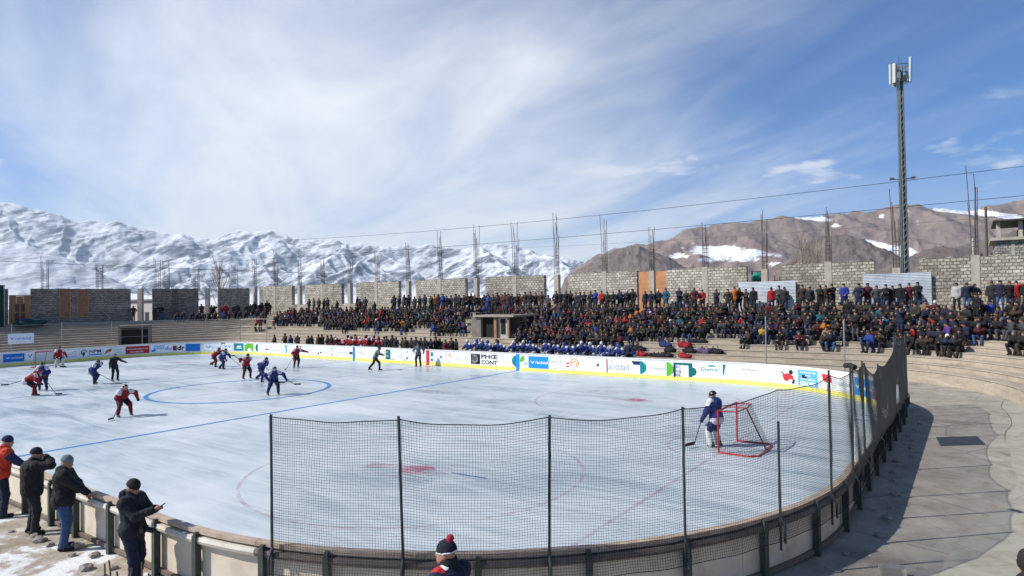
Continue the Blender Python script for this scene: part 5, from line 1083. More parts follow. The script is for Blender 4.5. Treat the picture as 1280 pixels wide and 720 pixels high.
# --------------------------------------------------------------- skaters
JR = cl('jersey_red', (.25,.010,.018), .8, .15); JB = cl('jersey_blue', (.012,.026,.135), .8, .15); JW = cl('jersey_white', (.55,.55,.56), .8, .1); HK = M('helmet_black', (.012,.012,.015), .35, .1); HR_ = M('helmet_red', (.35,.02,.03), .35, .1)
PB = cl('pants_black', (.014,.014,.018)); PBL = cl('pants_blue', (.012,.02,.08)); SKB = M('skate_black', (.012,.012,.012), .4, .1); STL = M('blade_steel', (.45,.46,.48), .25, .05, metal=.9); STK = M('stick_shaft', (.05,.045,.04), .5, .2); TAPE = M('stick_tape', (.02,.02,.022), .8, .2)
def skater(label, s, t, rz, j, team, group, goalie=False, sc=.98, helmet=None, plain=None):
    body_c = {'red': (JR, JW, PB), 'blue': (JB, JW, PBL), 'ref': (plain or GREYB, plain or GREYB, BLACK)}[team]; p = lab_person(label, W(s, t, .02), AX+rz, group); p.scale = (sc,)*3
    r = .0175; up = j['up']; bk = .035 if team != 'ref' else .0
    if goalie: bk = .035
    sdf_obj('body', body_prims(j, 0, 1, False), r, [SKIN, body_c[2]], p, .02)
    jp = jacket_prims(j, 0, None, bk, False, .06)
    if team != 'ref':
        jp += [cap(j['sh'+q]+up*.045, j['sh'+q]*.6+j['el'+q]*.4+up*.03, .085+bk*.5, .08+bk*.4, 1, .02) for q in 'LR']+[cap(j['pel']-up*.05-j['rt']*.06, j['pel']-up*.05+j['rt']*.06, .155+bk, .155+bk, 1, .02)]
    sdf_obj('jersey', jp, r, [body_c[0], body_c[1]], p, .04, [((0,0,-1), -(j['pel'][2]-.20))])
    hipP = [cap(j['pel']-j['rt']*.05, j['pel']+j['rt']*.05, .15, .15, 0, .05)]+[cap(j['hi'+q], j['kn'+q]*.85+j['hi'+q]*.15, .13 if team != 'ref' else .10, .11 if team != 'ref' else .085, 0, .03) for q in 'LR']
    sdf_obj('hockey_pants' if team != 'ref' else 'trousers', hipP, r, [body_c[2]], p, .03)
    for q in 'LR':
        if goalie: pr = [cap(j['kn'+q]+V3(0,.05,.12), j['an'+q]+V3(0,.06,.02), .095, .105, 0, .03)]
        else: pr = [cap(j['kn'+q]+V3(0,0,.05), j['an'+q]+V3(0,0,.04), .088 if team != 'ref' else .075, .066, 0, .03)]
        sk = sdf_obj('leg_pad' if goalie else 'sock', pr, r, [JW if goalie else ({'red': cl('sock_red', (.16,.01,.015)), 'blue': PBL, 'ref': BLACK}[team])], p)
        a = j['an'+q]; b_ = sdf_obj('skate', boot_prims(j, q), r, [SKB], p); d = j['toe'+q]-a; d = V3(d[0], d[1], 0); d /= np.linalg.norm(d); zf = a[2]-.085
        m = MB(); A_, B_ = V3(a[0],a[1],zf)-d*.10, V3(a[0],a[1],zf)+d*.19; sd = V3(-d[1], d[0], 0)*.004
        m.add([A_-sd+V3(0,0,-.015), B_-sd+V3(0,0,-.015), B_+sd+V3(0,0,-.015), A_+sd+V3(0,0,-.015), A_-sd+V3(0,0,.02), B_-sd+V3(0,0,.02), B_+sd+V3(0,0,.02), A_+sd+V3(0,0,.02)], [(3,2,1,0),(4,5,6,7),(0,1,5,4),(1,2,6,5),(2,3,7,6),(3,0,4,7)]); m.build('blade', STL, b_)
        if team != 'ref':
            w, hd = j['wr'+q], j['hdir'+q]; sdf_obj('glove', [cap(w-hd*.05, w+hd*.10, .055, .06, 0, .02), cap(w+hd*.03, w+hd*.09+V3(.03,0,.02), .03, .025, 0, .02)], r, [PB if team == 'red' else PBL], p)
    R = head_R(j)
    if team == 'ref' and plain is not None and helmet is None: sdf_obj('hair', hat_prims(j), r, [cl('short_hair', (.20,.17,.15))], p, .02, hat_cut(j, .03))
    else:
        h_ = sdf_obj('helmet', [ell(hp(j,0,-.012,.022), (.102,.122,.122), 0, R), cap(hp(j,-.085,.0,-.05), hp(j,-.085,-.02,.03), .025, .03, 0, .02), cap(hp(j,.085,.0,-.05), hp(j,.085,-.02,.03), .025, .03, 0, .02)], r, [helmet or HK], p, .02, hat_cut(j, -.005, -.3))
        if team != 'ref':
            m = MB()
            for x in (-.06,-.02,.02,.06): m.tube([hp(j,x,.108,.03), hp(j,x,.125,-.03), hp(j,x*.8,.10,-.09)], .004, 4)
            for z in (-.02,-.06): m.tube([hp(j,-.09,.06,z), hp(j,0,.128,z), hp(j,.09,.06,z)], .004, 4)
            m.build('face_cage', STL, h_)
    p['_'] = 0; del p['_']
    return p, j, (s, t, rz, sc)
def stick(label, pl, hi, tip, group, top=1.0, goalie=False, blade_len=.32, twist=.0):
    """a stick through the hands, its blade at tip; all in the holder's own frame"""
    p, j, (s, t, rz, sc) = pl; Mx = Matrix.Translation(W(s, t, .02)) @ Matrix.Rotation(AX+rz, 4, 'Z') @ Matrix.Scale(sc, 4)
    A_ = Mx @ Vector(hi); B_ = Mx @ Vector(tip); th = thing('hockey_stick', label, 'stick', (B_.x, B_.y, max(LZ, B_.z)), 0, group); d = (B_-A_); d.normalize(); o = Vector(th.location)
    m = MB(); m.tube([A_-d*.12-o, B_-o+Vector((0,0,.03))], .016, 5); m.build('shaft', STK, th)
    h_ = Vector((d.x, d.y, 0)); h_ = h_.normalized() if h_.length > .05 else Vector((1,0,0)); h_ = Matrix.Rotation(twist, 3, 'Z') @ h_; n_ = Vector((-h_.y, h_.x, 0))
    bl = blade_len; hb = .075 if not goalie else .10; m = MB(); q = []
    for u in (0, .35, .7, 1):
        c_ = h_*bl*u+n_*.05*u*u; q += [c_+n_*.007+Vector((0,0,.0)), c_-n_*.007+Vector((0,0,.0)), c_-n_*.007+Vector((0,0,hb*(1-.15*u))), c_+n_*.007+Vector((0,0,hb*(1-.15*u)))]
    f = [(k*4+a, k*4+(a+1) % 4, k*4+4+(a+1) % 4, k*4+4+a) for k in range(3) for a in range(4)]+[(3,2,1,0),(12,13,14,15)]
    m.add(q, f); m.build('blade', TAPE, th); return th
# rz: 0 faces +t (towards the far stand), -90 deg faces +s (right end), 90 deg faces -s
G1 = 'hockey players on the ice'; G2 = 'hockey sticks on the ice'
D = math.degrees
# facing measured in picture space: 'right' is about rz = -90+35 deg in the rink frame
def face_world(dx, dy): return math.atan2(dy, dx)-math.pi/2-AX
skr = dict(pel=(0,-.12,.78), lean=.75, feet=((-.16,-.28),(.17,.18)), hands=((-.12,.52,.86),(.22,.45,.66)), ehint=((-1,-.3,.2),(1,-.5,.1)), head=(0,-.45))
def ST(pl, lb, tip, hi=None, **k):
    j = pl[1]; a = j['wrL']+j['hdirL']*.06; stick(lb, pl, tuple(a if hi is None else hi), tip, G2, **k)
def aim(j, tip, q='R'): return j
# 1 red, far left, bending forward
a = skater('red hockey player with red helmet bending forward, leftmost on the ice', -7.95, -6.93, face_world(1,.35), joints(**{**skr, 'pel': (0,-.2,.80), 'lean': .95, 'feet': ((-.12,.02),(.14,.22))}), 'red', G1, helmet=HR_)
ST(a, 'stick of the leftmost red player held low across the ice', (.25,1.15,.02))
a = skater('blue hockey player behind the leftmost red player', -10.0, -5.75, face_world(.4,-1), joints(pel=(0,-.05,.84), lean=.45, feet=((-.2,.1),(.2,-.15)), hands=((-.25,.35,.85),(.28,.3,.8)), head=(0,-.2)), 'blue', G1)
stick('stick with raised blade beside the blue player at left', a, (.28,.3,.82), (1.5,.35,.42), G2)
a = skater('goalkeeper in red jersey and white pads standing in the far goal', -25.1, .35, face_world(.8,-.6), joints(pel=(0,-.08,.84), lean=.35, feet=((-.24,0),(.24,0)), hands=((-.42,.25,.85),(.42,.3,.82)), head=(0,-.2)), 'red', G1, True)
stick('goalkeeper stick before the far goal', a, (.42,.32,.85), (.1,.55,.02), G2, goalie=True, blade_len=.38)
a = skater('blue hockey player skating alone left of the dark referee', -10.65, -2.97, face_world(1,-.25), joints(pel=(0,-.1,.80), lean=.8, feet=((-.22,-.1),(.2,.26)), hands=((-.55,-.05,1.05),(.22,.42,.72)), ehint=((-1,-.3,.4),(1,-.5,.1)), head=(0,-.4)), 'blue', G1)
stick('long stick reaching right from the lone blue player', a, (.22,.48,.70), (.05,1.75,.02), G2)
a = skater('referee in a long dark coat gliding upright behind the blue player', -11.25, -1.57, face_world(.8,-.5), joints(pel=(0,0,.92), lean=.08, feet=((-.14,.1),(.12,-.02)), hands=((-.62,.15,1.10),(.30,.05,.85)), ehint=((-.2,-1,-.4),(1,-.5,0)), head=(0,.05)), 'ref', G1, plain=cl('referee_dark', (.018,.018,.02)))
a = skater('red hockey player crouching alone with his stick on the ice in front', 3.07, -7.30, face_world(.75,-.65), joints(**{**skr, 'pel': (0,-.15,.74), 'lean': .85, 'feet': ((-.30,.05),(.22,.12)), 'hands': ((-.52,.15,.72),(.24,.42,.62))}), 'red', G1)
stick('stick of the crouching red player pointing down to the right', a, (.26,.46,.62), (.55,.62,.02), G2)
a = skater('red hockey player skating close behind a blue player at upper left', -13.7, 6.35, face_world(1,-.1), joints(**{**skr, 'feet': ((-.14,-.42),(.15,.1)), 'fz': (.12,0), 'hands': ((-.1,.4,1.1),(.25,.42,1.0))}), 'red', G1)
stick('stick raised upright beside the red player at upper left', a, (.25,.45,1.0), (.35,.72,1.75), G2)
a = skater('blue hockey player just ahead of the upper left red player', -11.6, 5.7, face_world(1,-.2), joints(**{**skr, 'lean': .65, 'feet': ((-.14,-.35),(.15,.16))}), 'blue', G1)
ST(a, 'stick held by the upper left blue player', (.1,1.75,.02))
a = skater('red hockey player with arm out left of the two blue players', -4.5, 3.1, face_world(.7,-.7), joints(pel=(0,-.1,.84), lean=.5, feet=((-.28,-.1),(.26,.12)), hands=((.25,.5,1.05),(.55,.35,1.15)), ehint=((-1,-.3,0),(1,-.3,.2)), head=(.1,-.2)), 'red', G1)
stick('stick pointing up beside the red player with arm out', a, (.52,.38,1.15), (.95,.55,1.5), G2)
a = skater('blue hockey player striding with stick stretched to the right', -2.1, 2.6, face_world(.9,-.35), joints(pel=(0,-.1,.80), lean=.7, feet=((-.2,-.62),(.18,.12)), fz=(.1,0), hands=((.2,.55,1.05),(.45,.42,1.1)), head=(0,-.3)), 'blue', G1)
stick('long stick of the striding blue player touching the ice', a, (.45,.45,1.1), (.35,1.6,.02), G2)
a = skater('blue hockey player nearest to the centre circle front edge', 3.2, -.25, face_world(.5,-.85), joints(pel=(0,-.1,.78), lean=.7, feet=((-.20,.12),(.30,.05)), hands=((-.55,.25,.80),(.35,.3,.85)), ehint=((-1,-.2,.3),(1,-.2,.2)), head=(.1,-.3)), 'blue', G1)
stick('stick held low in the right hand of the front blue player', a, (-.55,.27,.80), (-.95,.4,.45), G2)
a = skater('red hockey player with outstretched arm near the far boards', -7.5, 8.89, face_world(.6,-.8), joints(pel=(0,-.1,.86), lean=.5, feet=((-.12,-.02),(.2,.1)), hands=((-.72,.15,1.10),(.3,.4,.9)), ehint=((-1,-.2,.2),(1,-.3,0)), head=(0,-.2)), 'red', G1)
stick('stick of the red player by the far boards reaching right', a, (.3,.44,.9), (1.15,1.25,.02), G2)
RG = cl('referee_grey', (.10,.115,.135))
skater('referee in grey shirt and black trousers striding near the blue marker', -.74, 10.3, face_world(1,.25), joints(pel=(0,-.1,.86), lean=.45, feet=((-.15,-.5),(.15,.18)), fz=(.03,0), hands=((-.15,.45,1.0),(.30,.35,1.1)), head=(0,-.2)), 'ref', G1, plain=RG, helmet=HK)
skater('linesman in grey shirt standing at the far boards by the red marker', .0, 13.55, face_world(-.2,-1), joints(pel=(0,0,.9), lean=.08, feet=((-.16,0),(.14,.08)), hands=((-.40,.05,.95),(.22,.28,1.05)), head=(.4,.0)), 'ref', G1, plain=RG, helmet=HK)
# right-hand goalkeeper
a = skater('goalkeeper in blue jersey and white pads standing at the near right goal', 25.55, -.20, face_world(-.55,.75), joints(pel=(0,-.02,.90), lean=.14, feet=((-.17,.02),(.17,.0)), hands=((-.34,.22,.88),(.30,.25,.85)), head=(.35,.05)), 'blue', G1, True, .99)
stick('dark goalkeeper stick pointing left before the near right goal', a, (-.32,.28,.84), (-.52,.42,.06), G2, goalie=True, blade_len=.42, twist=.5)
# --------------------------------------------------------------- the crowd
COATS = dict(black=(.010,.010,.012), charcoal=(.024,.025,.028), navy=(.012,.018,.045), brown=(.045,.028,.020), maroon=(.085,.012,.020), olive=(.035,.035,.022), grey=(.055,.057,.062), red=(.34,.012,.016), blue=(.018,.05,.26), teal=(.01,.10,.13), orange=(.45,.13,.02), yellow=(.45,.32,.05), purple=(.10,.04,.22), white=(.45,.45,.44), pink=(.34,.08,.10), tan=(.25,.16,.09))
CM = {k: cl('coat_'+k, tuple(x*.8 for x in v), .85, .2) for k, v in COATS.items()}
COATW = [('black',30),('charcoal',15),('navy',13),('brown',11),('maroon',6),('olive',5),('grey',4),('red',1.5),('blue',1.6),('teal',.5),('orange',.3),('yellow',.15),('purple',.3),('white',.25),('tan',.8),('pink',.25)]
TRO = [cl('trouser_black', (.012,.012,.014)), cl('trouser_navy', (.014,.02,.05)), cl('trouser_grey', (.06,.06,.065)), cl('trouser_brown', (.05,.035,.025)), JEANS]; TRON = ['black','navy','grey','brown','jeans']
HATS = [('black',(.010,.010,.012)),('dark',(.02,.018,.018)),('grey',(.10,.10,.11)),('white',(.60,.60,.58)),('red',(.30,.02,.03)),('brown',(.06,.035,.02))]
HM = {k: cl('hat_'+k, v) for k, v in HATS}
SK = [M('skin_a', (.30,.155,.095), .6, .1, 12), M('skin_b', (.22,.11,.065), .6, .1, 12), M('skin_c', (.38,.21,.14), .6, .1, 12)]; SHOE = cl('shoe', (.015,.013,.012))
def spectator_mesh(name, j, res, bulk=.012, hood=False, scale=1.0):
    R = head_R(j); P = [ell(j['hd'], (.082,.102,.122), 0, R), ell(hp(j,0,.07,-.03), (.05,.05,.07), 0, R), ell(hp(j,0,-.012,.035), (.095,.115,.115), 3, R, .01), cap(j['nk'], hp(j,0,-.01,-.05), .07, .06, 1)]
    P += [(*p[:5], 1, p[6]) for p in jacket_prims(j, 1, 1, bulk, hood)]+[(*p[:5], 2, p[6]) for p in trouser_prims(j, 2)]
    for s in 'LR': P += [(*p[:5], 4, p[6]) for p in boot_prims(j, s)]; P.append(ell(j['wr'+s]+j['hdir'+s]*.05, (.045,.045,.05), 4 if hood or bulk > .015 else 0))
    V, F, mi = sdf_mesh(P, res, .035)
    fc = V[F].mean(1); n_ = R[:, 2]; below = ((fc-hp(j,0,0,.012))@n_ < -.12*((fc-j['hd'])@R[:, 1])); front = ((fc-j['hd'])@R[:, 1]) > -.02
    mi = np.where((mi == 3) & below & front, 0, mi)
    return V*scale, F, mi
SIT = []; STD = []
r0 = random.Random(11)
def sit_j(v):
    lean = (.05,.30,.45,.12,.22,.38)[v]; k = r0.uniform(-.05,.05)
    hands = (((-.12,.36,.52),(.12,.36,.52)), ((-.10,.42,.50),(.06,.42,.50)), ((-.16,.46,.42),(.18,.46,.42)), ((.10,.28,.66),(-.12,.30,.70)), ((-.20,.38,.48),(.20,.38,.48)), ((-.05,.32,.80),(.08,.32,.80)))[v]
    return joints(pel=(0,0,.15), lean=lean, feet=((-.14,.44+k),(.15,.40-k)), fz=(-.27,-.27), toes=(.1,-.1), hands=tuple((a, b_, c_-.02) for a, b_, c_ in [(h[0], h[1], h[2]-.05) for h in hands]), ehint=((-.5,-.5,-1),(.5,-.5,-1)), khint=((-.3,.4,1),(.3,.4,1)), head=(r0.uniform(-.5,.3), .05))
def std_j(v):
    hands = (((-.29,.06,.82),(.29,.06,.82)), ((-.24,.16,.92),(.24,.16,.92)), ((.13,.26,1.12),(-.13,.28,1.16)), ((-.08,.28,1.0),(.08,.28,1.0)), ((-.10,.25,1.48),(.29,.08,.84)), ((-.20,.17,.98),(.20,.17,.98)))[v]
    return joints(pel=(0,0,.93), lean=(.03,.06,.0,.05,.02,.0)[v], feet=((-.12,-.02),(.13,.03)), toes=(.15,-.15), hands=hands, head=(r0.uniform(-.5,.4), .08))
SITJ = [sit_j(v) for v in range(6)]; STDJ = [std_j(v) for v in range(6)]
SLOT = [SK[0], CM['black'], TRO[0], HM['black'], SHOE]
PROTO = {}; LOW = {}
for v in range(6):
    for kind, JJ in (('sit', SITJ), ('std', STDJ)):
        a = spectator_mesh('spectator', JJ[v], .034, .012+.008*(v % 3), v % 3 == 1); PROTO[kind, v] = np_mesh('spectator_'+kind, *a[:2], SLOT, a[2]); LOW[kind, v] = spectator_mesh('low', JJ[v], .062, .012)
def on_line(P, s_):      # arc-length walk along a tier edge
    L = [0]
    for a, b_ in zip(P, P[1:]): L.append(L[-1]+(b_-a).length)
    return L
rc = random.Random(77)
def wpick(r, ws): return r.choices([w[0] for w in ws], [w[1] for w in ws])[0]
CROWD = []       # dicts: s,t,z,dir,kind
def s0_of(s, t): return 32+(s-32)*39.1/(t+19.8)
def occ(k, q):
    """how full row k is at q (place along the stand, as seen across the rink)"""
    if q < -25.2: return 0
    if q < -17: return .75 if 6 <= k <= 9 else 0
    if q < -4: return .93 if 5 <= k <= 9 else (.12 if k == 4 else 0)
    if q < -.4: return .93 if 4 <= k <= 9 else 0
    if q < 4.6: return .93 if k >= 9 else 0           # the stair hut
    if q < 13: return .93 if k >= 2 else 0
    if q < 16: return .93 if k >= 4 else (.35 if k == 3 else 0)
    if q < 19.4: return .93 if k >= 5 else (.4 if k == 4 else 0)
    if q < 23.5: return .9 if k >= 4 else (.55 if k == 3 else 0)
    if q < 26.3: return .9 if k >= 5 else (.5 if k in (3, 4) else 0)
    if q < 31.6: return .95 if k >= 3 else 0
    if q < 32.5: return .9 if k >= 5 else 0
    return .85 if k >= 6 else 0
for k in range(1, 10):
    P = TIER[k]; Ls = on_line(P, 0); d = 0.0
    while d < Ls[-1]-1:
        d += .44+rc.uniform(-.05, .14)
        i = next(n_ for n_ in range(len(Ls)-1) if Ls[n_+1] >= d); u = (d-Ls[i])/(Ls[i+1]-Ls[i]); a = P[i].lerp(P[i+1], u); dd = (P[i+1]-P[i]).normalized(); nn = Vector((dd.y, -dd.x, 0))
        if a.x < -31 or a.y < 5: continue
        pt = a+nn*(.22+rc.uniform(-.05, .08))
        gapn = float(fbm(np.array([pt.x*.35]), np.array([k*.6]), 2, 5)[0])
        if rc.random() < occ(k, s0_of(pt.x, pt.y))*(1.04+min(0, gapn)*1.7):
            CROWD.append(dict(s=pt.x, t=pt.y, z=tier_z(k, pt.x)+.005, rz=to_face((-nn.x, -nn.y))+rc.uniform(-.75, .45), kind='sit' if rc.random() > .035 else 'std', v=rc.randrange(6), row=k))
PLZ = Z0+TR*NT+.02
def top_row(q0, q1, gap, tt=26.15, jit=.25, fill=.9):
    q = q0
    while q < q1:
        q += gap*rc.uniform(.75, 1.3); t = tt+rc.uniform(-jit, jit); s = 32+(q-32)*(t+19.8)/39.1
        if rc.random() < fill: CROWD.append(dict(s=s, t=t, z=PLZ, rz=rc.uniform(-.35, .3)+math.pi, kind='std', v=rc.randrange(6), row=10))
top_row(-20.5,-17.5,.6); top_row(-14.2,-9.5,1.1,fill=.8); top_row(-9.0,-4,.62); top_row(-4,4.4,.42); top_row(4.4,12.6,.40,26.1,.3,.95); top_row(12.6,19.0,.42,26.1,.3); top_row(19.6,24.2,.36,26.1,.3,.9); top_row(24.8,30.0,.33,26.0,.3,.95); top_row(30.8,32.0,.33,26.0,.15); top_row(32.5,34.4,.34,26.0,.25)
# on the hut roof
for x in (-.7, -.2, .35, .8, 1.35, 1.8): CROWD.append(dict(s=x, t=22.3+rc.uniform(-.3,.5), z=3.43, rz=math.pi+rc.uniform(-.3,.3), kind='std', v=rc.randrange(6), row=11))
# left corner group, on the top steps and standing about
def corner(s, t, kind, k): CROWD.append(dict(s=s, t=t, z=tier_z(k, s)+.005, rz=to_face((26, -t*.6-6))+rc.uniform(-.3,.3), kind=kind, v=rc.randrange(6), row=20))
def corner_pos(off, d):
    P = TIER[10]; Ls = on_line(P, 0); d = Ls[-1]-d; i = next(n_ for n_ in range(len(Ls)-1) if Ls[n_+1] >= d); a = P[i].lerp(P[i+1], (d-Ls[i])/(Ls[i+1]-Ls[i])); dd = (P[i+1]-P[i]).normalized(); return a+Vector((dd.y, -dd.x, 0))*off
for x in np.linspace(31.0, 40.5, 15): p_q = corner_pos(.25+rc.uniform(-.1,.1), x+rc.uniform(-.2,.2)); corner(p_q.x, p_q.y, 'sit', 10)
for x in np.linspace(33.5, 40.5, 12): p_q = corner_pos(.85+rc.uniform(-.1,.1), x+rc.uniform(-.2,.2)); corner(p_q.x, p_q.y, 'std', 10)
for x in (26.6, 28.7, 29.3): p_q = corner_pos(.7, x); corner(p_q.x, p_q.y, 'std', 10)
for (q, t_, k, kd) in ((-28.5,20.9,3,'std'),(-27.7,21.0,3,'std'),(-27.2,22.4,5,'std'),(-26.8,22.5,5,'std'),(-28.6,26.1,10,'std'),(-27.3,26.1,10,'std'),(-26.6,26.2,10,'std'),(-26.1,26.1,10,'std')):
    s_ = 32+(q-32)*(t_+19.8)/39.1; CROWD.append(dict(s=s_, t=t_, z=tier_z(k, s_)+.005, rz=math.pi+rc.uniform(-.4,.4), kind=kd, v=rc.randrange(6), row=21))
# two people crouching on the bare steps at right
for (s_, t_, k) in ((33.4,17.2,4),(33.9,16.6,4)): pass
kq = TIER[4]; best = min(range(len(kq)), key=lambda n_: (kq[n_]-Vector((33.6,17.6,0))).length)
for e in (0, .55):
    dd = (kq[best+1]-kq[best-1]).normalized(); nn = Vector((dd.y,-dd.x,0)); pt = kq[best]+dd*e+nn*.25; CROWD.append(dict(s=pt.x, t=pt.y, z=tier_z(4, pt.x)+.005, rz=to_face((-nn.x,-nn.y))+.4, kind='sit', v=1, row=22, coat='black'))
# people behind the far boards (standing), before the players' benches
def behind(q, t_, **kw):
    s_ = 32+(q-32)*(t_+19.8)/39.1; CROWD.append(dict(s=s_, t=t_, z=GZ+.005, rz=math.pi+rc.uniform(-.5,.5), kind='std', v=rc.randrange(6), row=30, **kw))
for q in (-25.3,-23.6,-22.7,-21.6,-19.9,-19.4,-18.4,-17.9,-17.1,-16.5): behind(q, 15.5+rc.uniform(0,.5))
for q in (-13.2,-11.7,1.1,2.6,4.4,5.2,7.7,8.3,10.4,12.2,13.5): behind(q, 16.2+rc.uniform(0,.8))
for q in np.arange(-10.2, -1.0, .55): behind(q+rc.uniform(-.15,.15), 15.5+rc.uniform(0,.9))
CW = Vector((0,0,CAM_H))
for c_ in CROWD:
    c_['d'] = (W(c_['s'], c_['t'], c_['z'])-CW).length; c_.setdefault('coat', wpick(rc, COATW)); c_['tro'] = rc.choices(range(5), [5,2,2,2,2])[0]; c_['hat'] = rc.choices([h[0] for h in HATS], [12,8,2,.5,.4,2])[0]; c_['sk'] = rc.randrange(3); c_['sc'] = rc.uniform(.90, 1.03)
# a few the photograph singles out by colour
def recolour(q, row, coat, hat=None):
    c_ = min((c_ for c_ in CROWD if (c_['row'] == row)), key=lambda c_: abs(s0_of(c_['s'], c_['t'])-q)); c_['coat'] = coat
    if hat: c_['hat'] = hat
for a in ((18.9,10,'red'),(22.3,10,'red'),(31.1,10,'blue'),(31.5,10,'blue'),(26.4,10,'blue'),(31.3,10,'white'),(9.1,4,'pink','pink') if 0 else (9.1,4,'pink'),(10.6,5,'red'),(11.2,4,'blue'),(13.9,7,'orange'),(14.2,8,'orange'),(18.4,6,'red'),(22.0,4,'yellow'),(21.5,6,'red'),(25.4,5,'orange'),(29.6,4,'red'),(27.0,3,'blue'),(30.4,6,'red'),(30.9,5,'purple'),(-3.6,10,'yellow'),(-2.9,10,'blue'),(-10.5,6,'red'),(-9.8,6,'red'),(-8.9,6,'maroon'),(-11.1,6,'red')): recolour(*a)
CROWD.sort(key=lambda c_: c_['d'])
near_, rest = CROWD[:300], CROWD[300:]
LAND = [(-99,'in the far left corner'),(-25.5,'left of the stair hut'),(-9,'left of the stair hut'),(-1,'by the stair hut'),(5,'right of the stair hut'),(9.5,'left of the orange boards'),(12.5,'below the orange boards'),(15.5,'right of the orange boards'),(18.6,'below the smaller metal sheet'),(22.6,'between the two metal sheets'),(25.9,'below the phone tower'),(29.9,'beside the larger metal sheet'),(32.6,'at the right edge')]
ORD = ['first','second','third','fourth','fifth','sixth','seventh','eighth','ninth','tenth','eleventh','twelfth','thirteenth','fourteenth','fifteenth','sixteenth','seventeenth','eighteenth','nineteenth','twentieth']
def zone(c_): q = s0_of(c_['s'], c_['t']); return [l for a, l in LAND if q >= a][-1]
ROWN = {1:'lowest row',2:'second row',3:'third row',4:'fourth row',5:'fifth row',6:'sixth row',7:'seventh row',8:'eighth row',9:'top seated row',10:'back standing row',11:'hut roof',20:'corner',21:'left steps',22:'bare steps',30:'floor behind boards'}
byz = {}
for c_ in near_: byz.setdefault((zone(c_), c_['row'], c_['coat']), []).append(c_)
for (z_, rw, ct), L_ in byz.items():
    L_.sort(key=lambda c_: s0_of(c_['s'], c_['t']))
    for n_, c_ in enumerate(L_):
        which = '' if len(L_) == 1 else (', %s from left' % ORD[min(n_, 19)])
        c_['label'] = '%s spectator, %s coat, %s, %s%s' % ('seated' if c_['kind'] == 'sit' else 'standing', ct, ROWN[rw], z_, which)
for c_ in near_:
    o = obj('person', PROTO[c_['kind'], c_['v']]); o.location = W(c_['s'], c_['t'], c_['z']); o.rotation_euler.z = AX+c_['rz']; o.scale = (c_['sc'],)*3
    for n_, m in enumerate((SK[c_['sk']], CM[c_['coat']], TRO[c_['tro']], HM[c_['hat']], SHOE)): o.material_slots[n_].link = 'OBJECT'; o.material_slots[n_].material = m
    o['label'] = c_['label']; o['category'] = 'person'; o['group'] = 'spectators on the stand'
# the rest of the crowd, farther off
allm = SK+list(CM.values())+TRO+list(HM.values())+[SHOE]; mid = {m.name: n_ for n_, m in enumerate(allm)}
VV, FF, II = [], [], []; nv = 0
for c_ in rest:
    V, F, mi = LOW[c_['kind'], c_['v']]; a = AX+c_['rz']; ca, sa = math.cos(a)*c_['sc'], math.sin(a)*c_['sc']; w = W(c_['s'], c_['t'], c_['z'])
    VV.append(np.stack([V[:,0]*ca-V[:,1]*sa+w.x, V[:,0]*sa+V[:,1]*ca+w.y, V[:,2]*c_['sc']+w.z], 1)); FF.append(F+nv); nv += len(V)
    lut = np.array([mid[m.name] for m in (SK[c_['sk']], CM[c_['coat']], TRO[c_['tro']], HM[c_['hat']], SHOE)]); II.append(lut[mi])
if rest:
    o = obj('crowd', np_mesh('crowd', np.concatenate(VV), np.concatenate(FF), allm, np.concatenate(II))); o['kind'] = 'stuff'; o['label'] = 'dense seated crowd of spectators on the farther part of the stand'; o['category'] = 'crowd'
print('CROWD', len(CROWD), len(rest))
# --------------------------------------------------------------- players on the benches behind the far boards
def bench_mesh(j, res=.034):
    R = head_R(j); P = [ell(j['hd'], (.082,.102,.122), 0, R), ell(hp(j,0,-.012,.030), (.105,.125,.120), 3, R, .01)]+[(*p[:5], 1, p[6]) for p in jacket_prims(j, 1, 1, .045, False)]+[(*p[:5], 2, p[6]) for p in trouser_prims(j, 2, .02)]
    P += [cap(j['sh'+q]+V3(0,0,.05), j['sh'+q]*.5+j['el'+q]*.5, .10, .085, 5, .02) for q in 'LR']+[cap(j['pel']-V3(.1,0,.0), j['pel']+V3(.1,0,0), .20, .20, 5, .02)]
    for s in 'LR': P += [(*p[:5], 4, p[6]) for p in boot_prims(j, s)]; P.append(ell(j['wr'+s]+j['hdir'+s]*.05, (.06,.06,.065), 4))
    return sdf_mesh(P, res, .03)
BJ = [joints(pel=(0,0,.50), lean=.25, feet=((-.14,.40),(.15,.36)), hands=((-.15,.5,.95),(.15,.5,.95)), khint=((-.2,1,.6),(.2,1,.6)), head=(.3,.1)), joints(pel=(0,0,.86), lean=.35, feet=((-.14,.0),(.15,.05)), hands=((-.25,.45,1.0),(.25,.45,1.0)), head=(-.4,.0)), joints(pel=(0,0,.90), lean=.1, feet=((-.14,.0),(.15,.05)), hands=((-.25,.25,.95),(.2,.3,1.0)), head=(.2,.0))]
BM = [np_mesh('bench_player', *a[:2], [SK[0], JR, PB, HK, PB, JW], a[2]) for a in (bench_mesh(j) for j in BJ)]
def bench_player(q, t_, v, team, label, hel):
    s_ = 32+(q-32)*(t_+19.8)/39.1; o = obj('person', BM[v]); o.location = W(s_, t_, GZ+.005); o.rotation_euler.z = AX+math.pi+rc.uniform(-.5,.4)
    for n_, m in enumerate((SK[1], JR if team == 'red' else JB, PB, hel, PB, JW)): o.material_slots[n_].link = 'OBJECT'; o.material_slots[n_].material = m
    o['label'] = label; o['category'] = 'person'; o['group'] = team+' team on the bench'
HELW = M('helmet_white', (.6,.6,.62), .35, .1); HELB = M('helmet_blue', (.03,.06,.3), .35, .1)
